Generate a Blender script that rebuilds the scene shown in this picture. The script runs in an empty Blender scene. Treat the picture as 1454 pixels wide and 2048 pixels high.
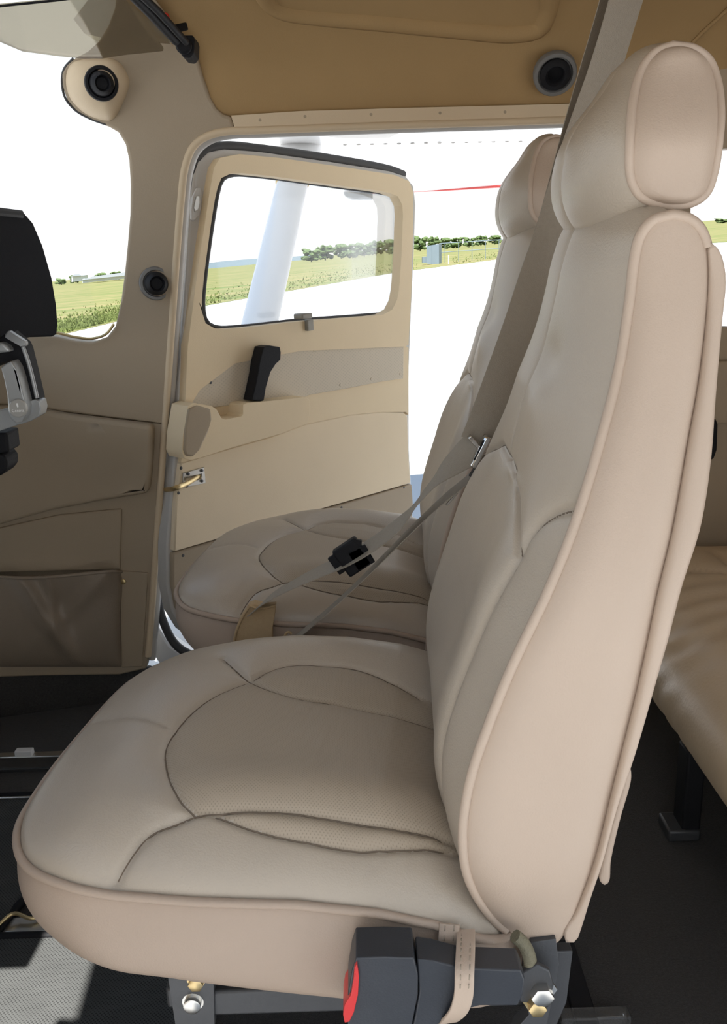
import bpy, bmesh, math, random
import numpy as np
from mathutils import Vector, Matrix
from mathutils.geometry import tessellate_polygon, delaunay_2d_cdt

random.seed(7)
np.random.seed(7)
SC = bpy.context.scene
COL = SC.collection

# ---------------------------------------------------------------- camera
F = 1750.0                                   # focal length in pixels of the 1454 x 2048 frame
PITCH = math.atan(520 / F)
ROLL = math.radians(1.8)
CAM = np.array([0.0, 0.0, 0.98])
FW = np.array([0, math.cos(PITCH), -math.sin(PITCH)])
UP0 = np.array([0, math.sin(PITCH), math.cos(PITCH)])
RT0 = np.array([1.0, 0, 0])
UP = UP0 * math.cos(ROLL) + RT0 * math.sin(ROLL)
RT = RT0 * math.cos(ROLL) - UP0 * math.sin(ROLL)
cd = bpy.data.cameras.new('camera')
cd.sensor_fit = 'VERTICAL'
cd.sensor_height = 36.0
cd.sensor_width = 36.0
cd.lens = F / 2048 * 36.0
cd.clip_start = 0.02
cd.clip_end = 3000
cam = bpy.data.objects.new('camera', cd)
COL.objects.link(cam)
cam.matrix_world = Matrix(((RT[0], UP[0], -FW[0], CAM[0]), (RT[1], UP[1], -FW[1], CAM[1]),
                           (RT[2], UP[2], -FW[2], CAM[2]), (0, 0, 0, 1)))
SC.camera = cam
# ---------------------------------------------------------------- world, sun, exposure
w = bpy.data.worlds.new('sky')
SC.world = w
w.use_nodes = True
nt = w.node_tree
nt.nodes.clear()
wo = nt.nodes.new('ShaderNodeOutputWorld')
bg = nt.nodes.new('ShaderNodeBackground')
tc = nt.nodes.new('ShaderNodeTexCoord')
sep = nt.nodes.new('ShaderNodeSeparateXYZ')
rmp = nt.nodes.new('ShaderNodeValToRGB')
rmp.color_ramp.elements[0].position = 0.0
rmp.color_ramp.elements[0].color = (1.0, 0.985, 0.96, 1)
rmp.color_ramp.elements[1].position = 0.65
rmp.color_ramp.elements[1].color = (0.46, 0.68, 1.0, 1)
e_ = rmp.color_ramp.elements.new(0.24)
e_.color = (0.88, 0.95, 1.0, 1)
nt.links.new(tc.outputs['Generated'], sep.inputs[0])
nt.links.new(sep.outputs['Z'], rmp.inputs[0])
nt.links.new(rmp.outputs[0], bg.inputs['Color'])
bg.inputs['Strength'].default_value = 1.25
nt.links.new(bg.outputs[0], wo.inputs[0])
SUN_TO = Vector((-0.03, -0.42, 1.0)).normalized()
sl = bpy.data.lights.new('sun', 'SUN')
sl.energy = 14.0
sl.angle = math.radians(0.6)
sl.color = (1.0, 0.96, 0.89)
sun = bpy.data.objects.new('sun', sl)
COL.objects.link(sun)
sun.rotation_mode = 'QUATERNION'
sun.rotation_quaternion = SUN_TO.to_track_quat('Z', 'Y')
sun.location = (-2, -4, 9)
vs = SC.view_settings
vs.view_transform = 'Standard'
vs.look = 'None'
vs.gamma = 1.0
vs.use_curve_mapping = False
vs.exposure = 0.0

# ---------------------------------------------------------------- pixel -> place helpers
def ray(px, py):
    return FW + RT * ((px - 727) / F) + UP * ((1024 - py) / F)
def P(px, py, Y):
    d = ray(px, py)
    return CAM + d * (Y / d[1])
def PZ(px, py, Z):
    d = ray(px, py)
    return CAM + d * ((Z - CAM[2]) / d[2])
def PX(px, py, X):
    d = ray(px, py)
    return CAM + d * (X / d[0])
def PPl(px, py, p0, n):
    d = ray(px, py)
    return CAM + d * (np.dot(np.array(p0) - CAM, n) / np.dot(d, n))
def proj(p):
    q = np.asarray(p) - CAM
    wv = q @ FW
    return np.stack([727 + F * (q @ RT) / wv, 1024 - F * (q @ UP) / wv, wv], -1)
def sm(a, b, x):
    t = np.clip((np.asarray(x, float) - a) / (b - a), 0, 1)
    return t * t * (3 - 2 * t)
def spline(pts, n, closed=False):
    """Catmull-Rom through pts, resampled to n points of equal spacing."""
    p = np.array([list(q) for q in pts], float)
    m = len(p)
    out = []
    segs = m if closed else m - 1
    for i in range(segs):
        if closed:
            a, b, c, d = p[(i - 1) % m], p[i], p[(i + 1) % m], p[(i + 2) % m]
        else:
            a, b, c, d = p[max(i - 1, 0)], p[i], p[i + 1], p[min(i + 2, m - 1)]
        la, lb, lc = [max(np.linalg.norm(v), 1e-6) ** .5 for v in (b - a, c - b, d - c)]
        m1 = (c - b) if np.allclose(a, b) else lb * ((b - a) / la / (la + lb) * 0 + ((c - b) / lb * la + (b - a) / la * lb) / (la + lb))
        m2 = (c - b) if np.allclose(c, d) else lb * ((d - c) / lc * lb + (c - b) / lb * lc) / (lb + lc)
        for t in np.linspace(0, 1, 16, endpoint=False):
            t2, t3 = t * t, t * t * t
            out.append((2 * t3 - 3 * t2 + 1) * b + (t3 - 2 * t2 + t) * m1 + (-2 * t3 + 3 * t2) * c + (t3 - t2) * m2)
    if not closed:
        out.append(p[-1])
    else:
        out.append(p[0])
    out = np.array(out)
    s = np.concatenate([[0], np.cumsum(np.linalg.norm(np.diff(out, axis=0), axis=1))])
    q = np.linspace(0, s[-1], n + 1)[:-1] if closed else np.linspace(0, s[-1], n)
    return np.stack([np.interp(q, s, out[:, k]) for k in range(out.shape[1])], -1)

# ---------------------------------------------------------------- materials
MATS = {}
def mat(name, col, rough=.5, metal=0., noise=0., nscale=40., bump=0., bscale=300., spec=.5, sheen=0., coat=0.):
    m = bpy.data.materials.new(name)
    m.use_nodes = True
    t = m.node_tree
    b = t.nodes['Principled BSDF']
    b.inputs['Base Color'].default_value = (*col, 1)
    b.inputs['Roughness'].default_value = rough
    b.inputs['Metallic'].default_value = metal
    b.inputs['Specular IOR Level'].default_value = spec
    b.inputs['Sheen Weight'].default_value = sheen
    b.inputs['Coat Weight'].default_value = coat
    tcn = t.nodes.new('ShaderNodeTexCoord')
    if noise:
        n = t.nodes.new('ShaderNodeTexNoise')
        n.inputs['Scale'].default_value = nscale
        n.inputs['Detail'].default_value = 4
        t.links.new(tcn.outputs['Object'], n.inputs['Vector'])
        mx = t.nodes.new('ShaderNodeMix')
        mx.data_type = 'RGBA'
        mx.inputs[6].default_value = (*[c * (1 - noise) for c in col], 1)
        mx.inputs[7].default_value = (*[min(1, c * (1 + noise)) for c in col], 1)
        t.links.new(n.outputs['Fac'], mx.inputs[0])
        t.links.new(mx.outputs[2], b.inputs['Base Color'])
    if bump:
        n2 = t.nodes.new('ShaderNodeTexNoise')
        n2.inputs['Scale'].default_value = bscale
        n2.inputs['Detail'].default_value = 3
        t.links.new(tcn.outputs['Object'], n2.inputs['Vector'])
        bp = t.nodes.new('ShaderNodeBump')
        bp.inputs['Strength'].default_value = bump
        bp.inputs['Distance'].default_value = .002
        t.links.new(n2.outputs['Fac'], bp.inputs['Height'])
        t.links.new(bp.outputs[0], b.inputs['Normal'])
    MATS[name] = m
    return m
def dotted(m, k, lo, hi, depth, axes=('X', 'Y')):
    """rows of small pinholes over a material (perforated leather, dotted vinyl)"""
    t = m.node_tree
    b = t.nodes['Principled BSDF']
    tcn = t.nodes.new('ShaderNodeTexCoord')
    s = t.nodes.new('ShaderNodeSeparateXYZ')
    t.links.new(tcn.outputs['Object'], s.inputs[0])
    def mth(op, a, bb=None):
        n = t.nodes.new('ShaderNodeMath')
        n.operation = op
        for i, v in enumerate((a, bb)):
            if v is None:
                continue
            if isinstance(v, (int, float)):
                n.inputs[i].default_value = v
            else:
                t.links.new(v, n.inputs[i])
        return n.outputs[0]
    a = mth('COSINE', mth('MULTIPLY', mth('ADD', s.outputs[axes[0]], s.outputs[axes[1]]), k))
    c = mth('COSINE', mth('MULTIPLY', mth('SUBTRACT', s.outputs[axes[0]], s.outputs[axes[1]]), k))
    v = mth('MULTIPLY', mth('ADD', a, c), .5)
    r = t.nodes.new('ShaderNodeMapRange')
    r.inputs[1].default_value = lo
    r.inputs[2].default_value = hi
    t.links.new(v, r.inputs[0])
    mx = t.nodes.new('ShaderNodeMix')
    mx.data_type = 'RGBA'
    src = b.inputs['Base Color'].links
    if src:
        t.links.new(src[0].from_socket, mx.inputs[6])
    else:
        mx.inputs[6].default_value = b.inputs['Base Color'].default_value
    mx.inputs[7].default_value = (*[x * depth for x in b.inputs['Base Color'].default_value[:3]], 1)
    t.links.new(r.outputs[0], mx.inputs[0])
    t.links.new(mx.outputs[2], b.inputs['Base Color'])

LC = (.44, .375, .30)
LEATHER = mat('cream_leather', LC, .38, noise=.045, nscale=14, bump=.2, bscale=520, spec=.65)
PERF = mat('perforated_cream_leather', (.40, .33, .25), .5, noise=.03, nscale=14, bump=.12, bscale=500, spec=.35)
dotted(PERF, 1750, .45, .9, .72)
VINYL = mat('pinkish_beige_vinyl', (.50, .395, .312), .5, noise=.035, nscale=10, bump=.15, bscale=600, spec=.4)
SKIRT = mat('shaded_beige_vinyl', (.41, .32, .252), .5, noise=.04, nscale=10, bump=.15, bscale=600, spec=.4)  # side vinyl darkened: weaker light low on the seat is put into the colour
BENCHL = mat('tan_bench_leather', (.60, .47, .31), .4, noise=.06, nscale=18, bump=.25, bscale=200)
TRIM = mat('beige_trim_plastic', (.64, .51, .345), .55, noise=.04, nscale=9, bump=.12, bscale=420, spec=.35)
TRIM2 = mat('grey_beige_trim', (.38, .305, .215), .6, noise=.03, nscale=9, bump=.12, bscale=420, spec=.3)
HEAD = mat('tan_headliner', (.38, .25, .115), .75, noise=.05, nscale=14, bump=.15, bscale=500, spec=.2)
DOTV = mat('dotted_grey_vinyl', (.62, .54, .42), .55, noise=.03, nscale=12, spec=.3)
dotted(DOTV, 800, .35, .95, .84, ('X', 'Z'))
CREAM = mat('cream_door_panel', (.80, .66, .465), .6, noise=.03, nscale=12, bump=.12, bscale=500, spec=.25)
DOORT = mat('brightened_beige_door_trim', (.78, .63, .415), .55, noise=.035, nscale=9, bump=.12, bscale=420, spec=.35)  # beige trim lightened: the extra light on the open door is in its colour
LATCH = mat('grey_beige_latch', (.27, .25, .21), .45, noise=.06, nscale=40)
GREYP = mat('light_grey_paint', (.52, .50, .47), .4, noise=.06, nscale=20)
WHITE = mat('white_aircraft_paint', (.80, .80, .80), .25, noise=.02, nscale=6, coat=.3)
RED = mat('red_stripe_paint', (.65, .10, .09), .35, noise=.05, nscale=8)
BLACK = mat('black_plastic', (.012, .012, .014), .6, noise=.15, nscale=60, bump=.15, bscale=500, spec=.18)
PANELB = mat('black_panel_paint', (.006, .0065, .009), .75, noise=.2, nscale=200, bump=.2, bscale=700, spec=.08)
BLUEBLK = mat('blue_black_plastic', (.030, .034, .042), .38, noise=.12, nscale=50, bump=.1, bscale=600)
DKMET = mat('dark_grey_metal', (.075, .077, .082), .45, metal=.4, noise=.2, nscale=25, bump=.1)
RUBBER = mat('grey_rubber_seal', (.05, .05, .052), .6, noise=.15, nscale=40)
CHROME = mat('polished_steel', (.72, .73, .74), .12, metal=1., noise=.05, nscale=30)
RIM = mat('dark_grey_ring', (.17, .165, .155), .45, noise=.06, nscale=40)
STEEL = mat('brushed_steel', (.62, .61, .58), .3, metal=1., noise=.08, nscale=60)
BRASS = mat('yellowed_steel', (.62, .48, .25), .35, metal=.9, noise=.1, nscale=60)
CARPET = mat('black_carpet', (.055, .052, .050), .95, noise=.45, nscale=260, bump=.9, bscale=700, spec=.1, sheen=.15)
WEAVE = mat('woven_grey_mat', (.080, .083, .083), .9, noise=.25, nscale=30, spec=.1)
dotted(WEAVE, 1150, .1, .8, .35)
WEB = mat('grey_webbing', (.33, .29, .235), .6, noise=.08, nscale=200, bump=.4, bscale=800, spec=.3)
WEBL = mat('tan_webbing', (.50, .36, .205), .65, noise=.08, nscale=200, bump=.4, bscale=800, spec=.25)
REDBTN = mat('red_button_plastic', (.62, .03, .03), .35, noise=.05, nscale=30)
CABLE = mat('olive_braided_cable', (.17, .155, .10), .7, noise=.3, nscale=300, bump=.6, bscale=600)
SILVER = mat('silver_plastic', (.36, .37, .37), .3, metal=.3, noise=.06, nscale=40)
BADGE = mat('badge_grey', (.42, .41, .38), .3, metal=.3, noise=.04, nscale=60)
PRINT = mat('white_print', (.85, .85, .83), .5, noise=.02, nscale=60)
SEAMD = mat('seam_gap_shadow', (.17, .13, .095), .8, noise=.1, nscale=200)  # dark tubes laid in the grooves stand in for the shadow in each seam
SEAM = mat('seam_thread', (.34, .285, .22), .8, noise=.1, nscale=200)
TAR = mat('sunlit_concrete_ramp', (.42, .42, .425), .9, noise=.06, nscale=.6, bump=.2, bscale=8, spec=.1)
GRASS = mat('mown_grass', (.20, .215, .085), .95, noise=.0, spec=.05)
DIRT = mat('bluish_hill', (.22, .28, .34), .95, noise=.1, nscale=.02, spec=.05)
BARK = mat('bark', (.10, .075, .05), .9, noise=.3, nscale=3, spec=.1)
LEAF = mat('tree_foliage', (.085, .125, .05), .85, noise=.35, nscale=.5, spec=.15)
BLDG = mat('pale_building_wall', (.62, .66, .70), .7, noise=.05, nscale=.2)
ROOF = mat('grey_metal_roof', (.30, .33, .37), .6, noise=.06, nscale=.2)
FENCE = mat('blue_grey_sheet', (.16, .21, .25), .6, noise=.15, nscale=.8)
# grass: broad streaks of dry and green
t = GRASS.node_tree
b = t.nodes['Principled BSDF']
tcn = t.nodes.new('ShaderNodeTexCoord')
mp = t.nodes.new('ShaderNodeMapping')
mp.inputs['Scale'].default_value = (.05, .22, 1)
n1 = t.nodes.new('ShaderNodeTexNoise')
n1.inputs['Scale'].default_value = 1.0
n1.inputs['Detail'].default_value = 8
n1.inputs['Roughness'].default_value = .7
cr = t.nodes.new('ShaderNodeValToRGB')
cr.color_ramp.elements[0].position = .36
cr.color_ramp.elements[0].color = (.095, .125, .042, 1)
cr.color_ramp.elements[1].position = .66
cr.color_ramp.elements[1].color = (.20, .17, .085, 1)
t.links.new(tcn.outputs['Object'], mp.inputs[0])
t.links.new(mp.outputs[0], n1.inputs['Vector'])
t.links.new(n1.outputs['Fac'], cr.inputs[0])
t.links.new(cr.outputs[0], b.inputs['Base Color'])
def clear(name, tint, gloss, diff=None, dfac=0.):
    m = bpy.data.materials.new(name)
    m.use_nodes = True
    t = m.node_tree
    t.nodes.clear()
    o = t.nodes.new('ShaderNodeOutputMaterial')
    tr = t.nodes.new('ShaderNodeBsdfTransparent')
    tr.inputs[0].default_value = (*tint, 1)
    gl = t.nodes.new('ShaderNodeBsdfGlossy')
    gl.inputs['Roughness'].default_value = .03
    fr = t.nodes.new('ShaderNodeFresnel')
    fr.inputs[0].default_value = 1.35
    mu = t.nodes.new('ShaderNodeMath')
    mu.operation = 'MULTIPLY'
    mu.inputs[1].default_value = gloss
    t.links.new(fr.outputs[0], mu.inputs[0])
    mx = t.nodes.new('ShaderNodeMixShader')
    t.links.new(mu.outputs[0], mx.inputs[0])
    src = tr.outputs[0]
    if diff:
        df = t.nodes.new('ShaderNodeBsdfDiffuse')
        df.inputs[0].default_value = (*diff, 1)
        m2 = t.nodes.new('ShaderNodeMixShader')
        m2.inputs[0].default_value = dfac
        t.links.new(tr.outputs[0], m2.inputs[1])
        t.links.new(df.outputs[0], m2.inputs[2])
        src = m2.outputs[0]
    t.links.new(src, mx.inputs[1])
    t.links.new(gl.outputs[0], mx.inputs[2])
    t.links.new(mx.outputs[0], o.inputs[0])
    return m
GLASS = clear('clear_perspex', (.95, .96, .97), .5)
TINT = clear('tinted_visor_plastic', (.62, .585, .51), .35, (.45, .42, .36), .05)

# ---------------------------------------------------------------- mesh helpers
def obj(name, verts, faces, material, parent=None, smooth=True, angle=None, mats=None, midx=None):
    me = bpy.data.meshes.new(name)
    me.from_pydata([tuple(map(float, v)) for v in verts], [], [tuple(map(int, f)) for f in faces])
    for mm in (mats or [material]):
        me.materials.append(mm)
    if midx is not None:
        me.polygons.foreach_set('material_index', np.asarray(midx, dtype=np.int32))
    if smooth:
        me.polygons.foreach_set('use_smooth', np.ones(len(me.polygons), dtype=bool))
        if angle:
            me.set_sharp_from_angle(angle=math.radians(angle))
    me.update()
    o = bpy.data.objects.new(name, me)
    COL.objects.link(o)
    if parent is not None:
        attach(o, parent)
    return o
def attach(o, parent):
    o.parent = parent
    o.matrix_parent_inverse = Matrix.Translation(-parent.location) if parent.type == 'EMPTY' and parent.parent is None else Matrix()
def tag(o, label, cat, group=None, kind=None):
    o['label'] = label
    o['category'] = cat
    if group:
        o['group'] = group
    if kind:
        o['kind'] = kind
    return o
def thing(name, loc, label, cat, group=None, kind=None):
    o = bpy.data.objects.new(name, None)
    o.empty_display_size = .05
    COL.objects.link(o)
    o.location = tuple(map(float, loc))
    return tag(o, label, cat, group, kind)
def recalc(o):
    bm = bmesh.new()
    bm.from_mesh(o.data)
    bmesh.ops.recalc_face_normals(bm, faces=bm.faces)
    bm.to_mesh(o.data)
    bm.free()
    return o
def bevel(o, wd, seg=3, ang=35):
    m = o.modifiers.new('bevel', 'BEVEL')
    m.width = wd
    m.segments = seg
    m.limit_method = 'ANGLE'
    m.angle_limit = math.radians(ang)
    m.use_clamp_overlap = True
    return o
def tube_vf(path, r, k=10, closed=False, flat=1.0):
    p = np.asarray(path, float)
    n = len(p)
    tg = np.gradient(p, axis=0) if not closed else (np.roll(p, -1, 0) - np.roll(p, 1, 0))
    tg /= np.maximum(np.linalg.norm(tg, axis=1)[:, None], 1e-9)
    ref = np.array([0, 1.0, 0]) if abs(tg[0][1]) < .9 else np.array([1.0, 0, 0])
    nn = np.cross(tg[0], ref)
    nn /= np.linalg.norm(nn)
    V, Fc = [], []
    rr = np.broadcast_to(np.asarray(r, float), (n,))
    for i in range(n):
        nn = nn - tg[i] * np.dot(nn, tg[i])
        nn /= np.linalg.norm(nn)
        bb = np.cross(tg[i], nn)
        for j in range(k):
            a = 2 * math.pi * j / k
            V.append(p[i] + rr[i] * (math.cos(a) * nn + flat * math.sin(a) * bb))
    m = n if closed else n - 1
    for i in range(m):
        for j in range(k):
            a, b2 = i * k + j, i * k + (j + 1) % k
            c, d = ((i + 1) % n) * k + (j + 1) % k, ((i + 1) % n) * k + j
            Fc.append((a, b2, c, d))
    if not closed:
        Fc.append(tuple(range(k))[::-1])
        Fc.append(tuple((n - 1) * k + j for j in range(k)))
    return V, Fc
def tube(name, path, r, material, parent=None, k=10, closed=False, flat=1.0):
    V, Fc = tube_vf(path, r, k, closed, flat)
    o = obj(name, V, Fc, material, parent, angle=50)
    return recalc(o)
def plate(name, outer, off, material, parent=None, holes=(), bev=0., seg=3, ang=35):
    """outer / holes: 3D loops on the visible face; off: vector to the back face."""
    loops = [[np.asarray(q, float) for q in outer]] + [[np.asarray(q, float) for q in h] for h in holes]
    # flatten to 2D for tessellation
    fl = np.array(loops[0])
    c = fl.mean(0)
    _, _, vt = np.linalg.svd(fl - c)
    l2 = [[Vector((float(np.dot(q - c, vt[0])), float(np.dot(q - c, vt[1])), 0)) for q in lp] for lp in loops]
    tris = tessellate_polygon(l2)
    V = [q for lp in loops for q in lp]
    n = len(V)
    off = np.asarray(off, float)
    V = V + [q + off for q in V]
    Fc = [tuple(t_) for t_ in tris] + [tuple(i + n for i in reversed(t_)) for t_ in tris]
    s = 0
    for lp in loops:
        m = len(lp)
        for i in range(m):
            a, b2 = s + i, s + (i + 1) % m
            Fc.append((a, b2, b2 + n, a + n))
        s += m
    o = obj(name, V, Fc, material, parent, angle=40)
    recalc(o)
    if not bev:
        o.data.set_sharp_from_angle(angle=math.radians(40))
    if bev:
        bevel(o, bev, seg, ang)
    return o
def plate_px(name, outer, fn, off, material, parent=None, holes=(), step=22, bev=0., seg=3):
    """like plate, for a curved surface: pixel loops, filled with inner points, each set on the surface by fn(px, py)"""
    loops = [[tuple(map(float, q)) for q in lp] for lp in [outer, *holes]]
    pts, edges = [], []
    for lp in loops:
        s0 = len(pts)
        pts += lp
        edges += [(s0 + i, s0 + (i + 1) % len(lp)) for i in range(len(lp))]
    nb_ = len(pts)
    a = np.array(loops[0])
    gx, gy = np.meshgrid(np.arange(a[:, 0].min() + step * .6, a[:, 0].max(), step), np.arange(a[:, 1].min() + step * .6, a[:, 1].max(), step))
    ok = inside(gx, gy, loops[0])
    for lp in loops[1:]:
        ok &= ~inside(gx, gy, lp)
    for lp in loops:
        ok &= seg_dist(gx, gy, lp + [lp[0]]) > step * .4
    pts += list(zip(gx[ok], gy[ok]))
    vs_, _, fs, ov, _, _ = delaunay_2d_cdt([Vector((float(x), float(y))) for x, y in pts], edges, [], 1, 1e-6)
    keep = []
    for f in fs:
        c = sum((vs_[i] for i in f), Vector((0, 0))) / len(f)
        cx_, cy_ = np.array([[c.x]]), np.array([[c.y]])
        if inside(cx_, cy_, loops[0])[0, 0] and not any(inside(cx_, cy_, lp)[0, 0] for lp in loops[1:]):
            keep.append(tuple(f))
    V = [np.asarray(fn(v.x, v.y)) for v in vs_]
    n = len(V)
    off = np.asarray(off, float)
    Fc = keep + [tuple(i + n for i in reversed(f)) for f in keep]
    cnt = {}
    for f in keep:
        for i in range(len(f)):
            e = (f[i], f[(i + 1) % len(f)])
            k = tuple(sorted(e))
            cnt.setdefault(k, []).append(e)
    for k, es in cnt.items():
        if len(es) == 1:
            p, q = es[0]
            Fc.append((q, p, p + n, q + n))
    o = recalc(obj(name, V + [v + off for v in V], Fc, material, parent, angle=40))
    o.data.set_sharp_from_angle(angle=math.radians(40))
    if bev:
        bevel(o, bev, seg, 45)
    return o
def boxo(name, c, size, material, parent=None, rot=None, bev=0., seg=2):
    c = np.asarray(c, float)
    h = np.asarray(size, float) / 2
    V = []
    for sx in (-1, 1):
        for sy in (-1, 1):
            for sz in (-1, 1):
                v = Vector((sx * h[0], sy * h[1], sz * h[2]))
                if rot is not None:
                    v = rot @ v
                V.append(c + np.array(v))
    Fc = [(0, 1, 3, 2), (4, 6, 7, 5), (0, 4, 5, 1), (2, 3, 7, 6), (0, 2, 6, 4), (1, 5, 7, 3)]
    o = recalc(obj(name, V, Fc, material, parent, angle=40))
    if bev:
        bevel(o, bev, seg)
    return o
def cyl_vf(p0, p1, r0, r1=None, k=20, prof=None):
    p0, p1 = np.asarray(p0, float), np.asarray(p1, float)
    ax = p1 - p0
    L = np.linalg.norm(ax)
    ax /= L
    ref = np.array([0, 0, 1.0]) if abs(ax[2]) < .9 else np.array([1.0, 0, 0])
    a = np.cross(ax, ref)
    a /= np.linalg.norm(a)
    b2 = np.cross(ax, a)
    prof = prof or [(0, r0), (L, r0 if r1 is None else r1)]
    V, Fc = [], []
    for h, r in prof:
        for j in range(k):
            q = 2 * math.pi * j / k
            V.append(p0 + ax * h + r * (math.cos(q) * a + math.sin(q) * b2))
    for i in range(len(prof) - 1):
        for j in range(k):
            Fc.append((i * k + j, i * k + (j + 1) % k, (i + 1) * k + (j + 1) % k, (i + 1) * k + j))
    Fc.append(tuple(range(k))[::-1])
    Fc.append(tuple((len(prof) - 1) * k + j for j in range(k)))
    return V, Fc
def lathe(name, p0, axis, prof, material, parent=None, k=28, ang=35):
    """prof: (distance along axis, radius) rows; ends capped"""
    ax = np.asarray(axis, float)
    V, Fc = cyl_vf(p0, np.asarray(p0, float) + ax, .1, None, k, prof)
    return recalc(obj(name, V, Fc, material, parent, angle=ang))
def ribbon(name, path, wid, width, thick, material, parent=None):
    """a strap: path n x 3, wid n x 3 width directions"""
    p = np.asarray(path, float)
    n = len(p)
    tg = np.gradient(p, axis=0)
    tg /= np.linalg.norm(tg, axis=1)[:, None]
    wd = np.asarray(wid, float)
    wd = wd - tg * np.sum(wd * tg, axis=1)[:, None]
    wd /= np.linalg.norm(wd, axis=1)[:, None]
    nn = np.cross(tg, wd)
    ww = np.broadcast_to(np.asarray(width, float), (n,))[:, None] / 2
    prof = [(-1, -.35), (-.93, -.5), (-.5, -.5), (0, -.5), (.5, -.5), (.93, -.5), (1, -.35), (1, .35), (.93, .5), (.5, .5), (0, .5), (-.5, .5), (-.93, .5), (-1, .35)]
    k = len(prof)
    V = np.zeros((n, k, 3))
    for j, (a, b2) in enumerate(prof):
        V[:, j] = p + wd * ww * a + nn * thick * b2
    Fc = []
    for i in range(n - 1):
        for j in range(k):
            Fc.append((i * k + j, i * k + (j + 1) % k, (i + 1) * k + (j + 1) % k, (i + 1) * k + j))
    Fc.append(tuple(range(k))[::-1])
    Fc.append(tuple((n - 1) * k + j for j in range(k)))
    return recalc(obj(name, V.reshape(-1, 3), Fc, material, parent, angle=60))
def copy_tree(o, parent=None):
    c = o.copy()
    COL.objects.link(c)
    if parent is not None:
        c.parent = parent
        c.matrix_parent_inverse = o.matrix_parent_inverse.copy()
    for ch in [x for x in bpy.data.objects if x.parent == o]:
        copy_tree(ch, c)
    return c
def seg_dist(A, B, line):
    """distance of points (A,B) arrays to polyline (n x 2)"""
    d = np.full(A.shape, 1e9)
    for i in range(len(line) - 1):
        x0, y0 = line[i]
        x1, y1 = line[i + 1]
        dx, dy = x1 - x0, y1 - y0
        L2 = dx * dx + dy * dy + 1e-12
        tt = np.clip(((A - x0) * dx + (B - y0) * dy) / L2, 0, 1)
        d = np.minimum(d, np.hypot(A - x0 - tt * dx, B - y0 - tt * dy))
    return d
def inside(A, B, poly):
    r = np.zeros(A.shape, bool)
    n = len(poly)
    for i in range(n):
        x0, y0 = poly[i]
        x1, y1 = poly[(i + 1) % n]
        if y0 == y1:
            continue
        c = ((y0 > B) != (y1 > B)) & (A < (x1 - x0) * (B - y0) / (y1 - y0) + x0)
        r ^= c
    return r
# ================================================================ the setting
YW = 1.82                                             # inner face of the far cabin wall
def cove(z):
    return float(np.interp(z, [1.235, 1.26, 1.31, 1.36, 1.395, 1.415], [1.82, 1.815, 1.79, 1.74, 1.66, 1.52]))
def yw(x, z):
    y = YW if z < 1.235 else cove(z)
    return y - .30 * max(0.0, -.50 - x) ** 1.5
def W(px, py, off=0.):
    Y = YW
    for _ in range(12):
        p = P(px, py, Y)
        Y = .5 * Y + .5 * (yw(p[0], p[2]) - off)
    return P(px, py, Y)
def WL(lst, off=0., n=None, closed=True):
    if n:
        return [W(a, b2, off) for a, b2 in spline(lst, n, closed)]
    return [W(a, b2, off) for a, b2 in lst]
def sharp_round(lst, n):
    return [tuple(q) for q in spline(lst, n, True)]

# ---- floor
fl = boxo('floor', (.45, 1.2, -.02), (3.0, 1.40, .04), CARPET)
tag(fl, 'black carpeted cabin floor under the seats', 'floor', kind='structure')
# ---- far side wall: pillar, lower panels
wr = thing('wall_right', (-.4, YW, 0), 'beige moulded side wall with windshield pillar, pad and map pocket', 'wall', kind='structure')
pil = [(195, 82), (215, 50), (228, 15), (232, -30), (290, -30), (340, 40), (392, 104), (405, 150), (421, 195), (433, 216), (446, 227), (462, 231), (470, 257), (436, 263), (408, 273), (388, 292), (374, 325), (366, 380), (358, 470), (348, 600), (340, 700), (334, 780), (331, 848), (200, 834), (80, 818), (-60, 806), (-200, 800), (-200, 640), (-60, 655), (60, 668), (115, 674), (150, 682), (185, 684), (213, 674), (230, 652), (240, 610), (248, 550), (254, 490), (259, 430), (260, 370), (257, 320), (250, 288), (236, 264), (212, 250), (180, 238), (152, 222), (133, 200), (123, 172), (122, 145), (132, 127), (150, 114), (175, 101)]
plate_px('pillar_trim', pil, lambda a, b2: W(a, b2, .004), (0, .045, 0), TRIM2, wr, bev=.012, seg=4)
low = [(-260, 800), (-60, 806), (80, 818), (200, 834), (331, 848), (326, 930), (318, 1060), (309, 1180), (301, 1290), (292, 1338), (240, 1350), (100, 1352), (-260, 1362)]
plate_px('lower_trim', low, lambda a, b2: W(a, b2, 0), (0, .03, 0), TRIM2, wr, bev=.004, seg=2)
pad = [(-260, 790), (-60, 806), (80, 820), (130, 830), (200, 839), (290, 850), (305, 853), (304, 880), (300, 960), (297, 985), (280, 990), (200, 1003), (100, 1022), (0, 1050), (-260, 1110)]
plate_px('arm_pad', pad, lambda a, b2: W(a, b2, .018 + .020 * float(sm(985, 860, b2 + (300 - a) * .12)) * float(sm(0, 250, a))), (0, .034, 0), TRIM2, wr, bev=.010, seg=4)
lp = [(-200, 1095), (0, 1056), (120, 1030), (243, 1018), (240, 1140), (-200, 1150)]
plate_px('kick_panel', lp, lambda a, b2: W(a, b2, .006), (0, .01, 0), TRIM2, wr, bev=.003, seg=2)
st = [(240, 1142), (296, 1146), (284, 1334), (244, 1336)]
plate('pocket_backing', WL(st, .004), (0, .01, 0), TRIM2, wr, bev=.002, seg=2)
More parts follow.
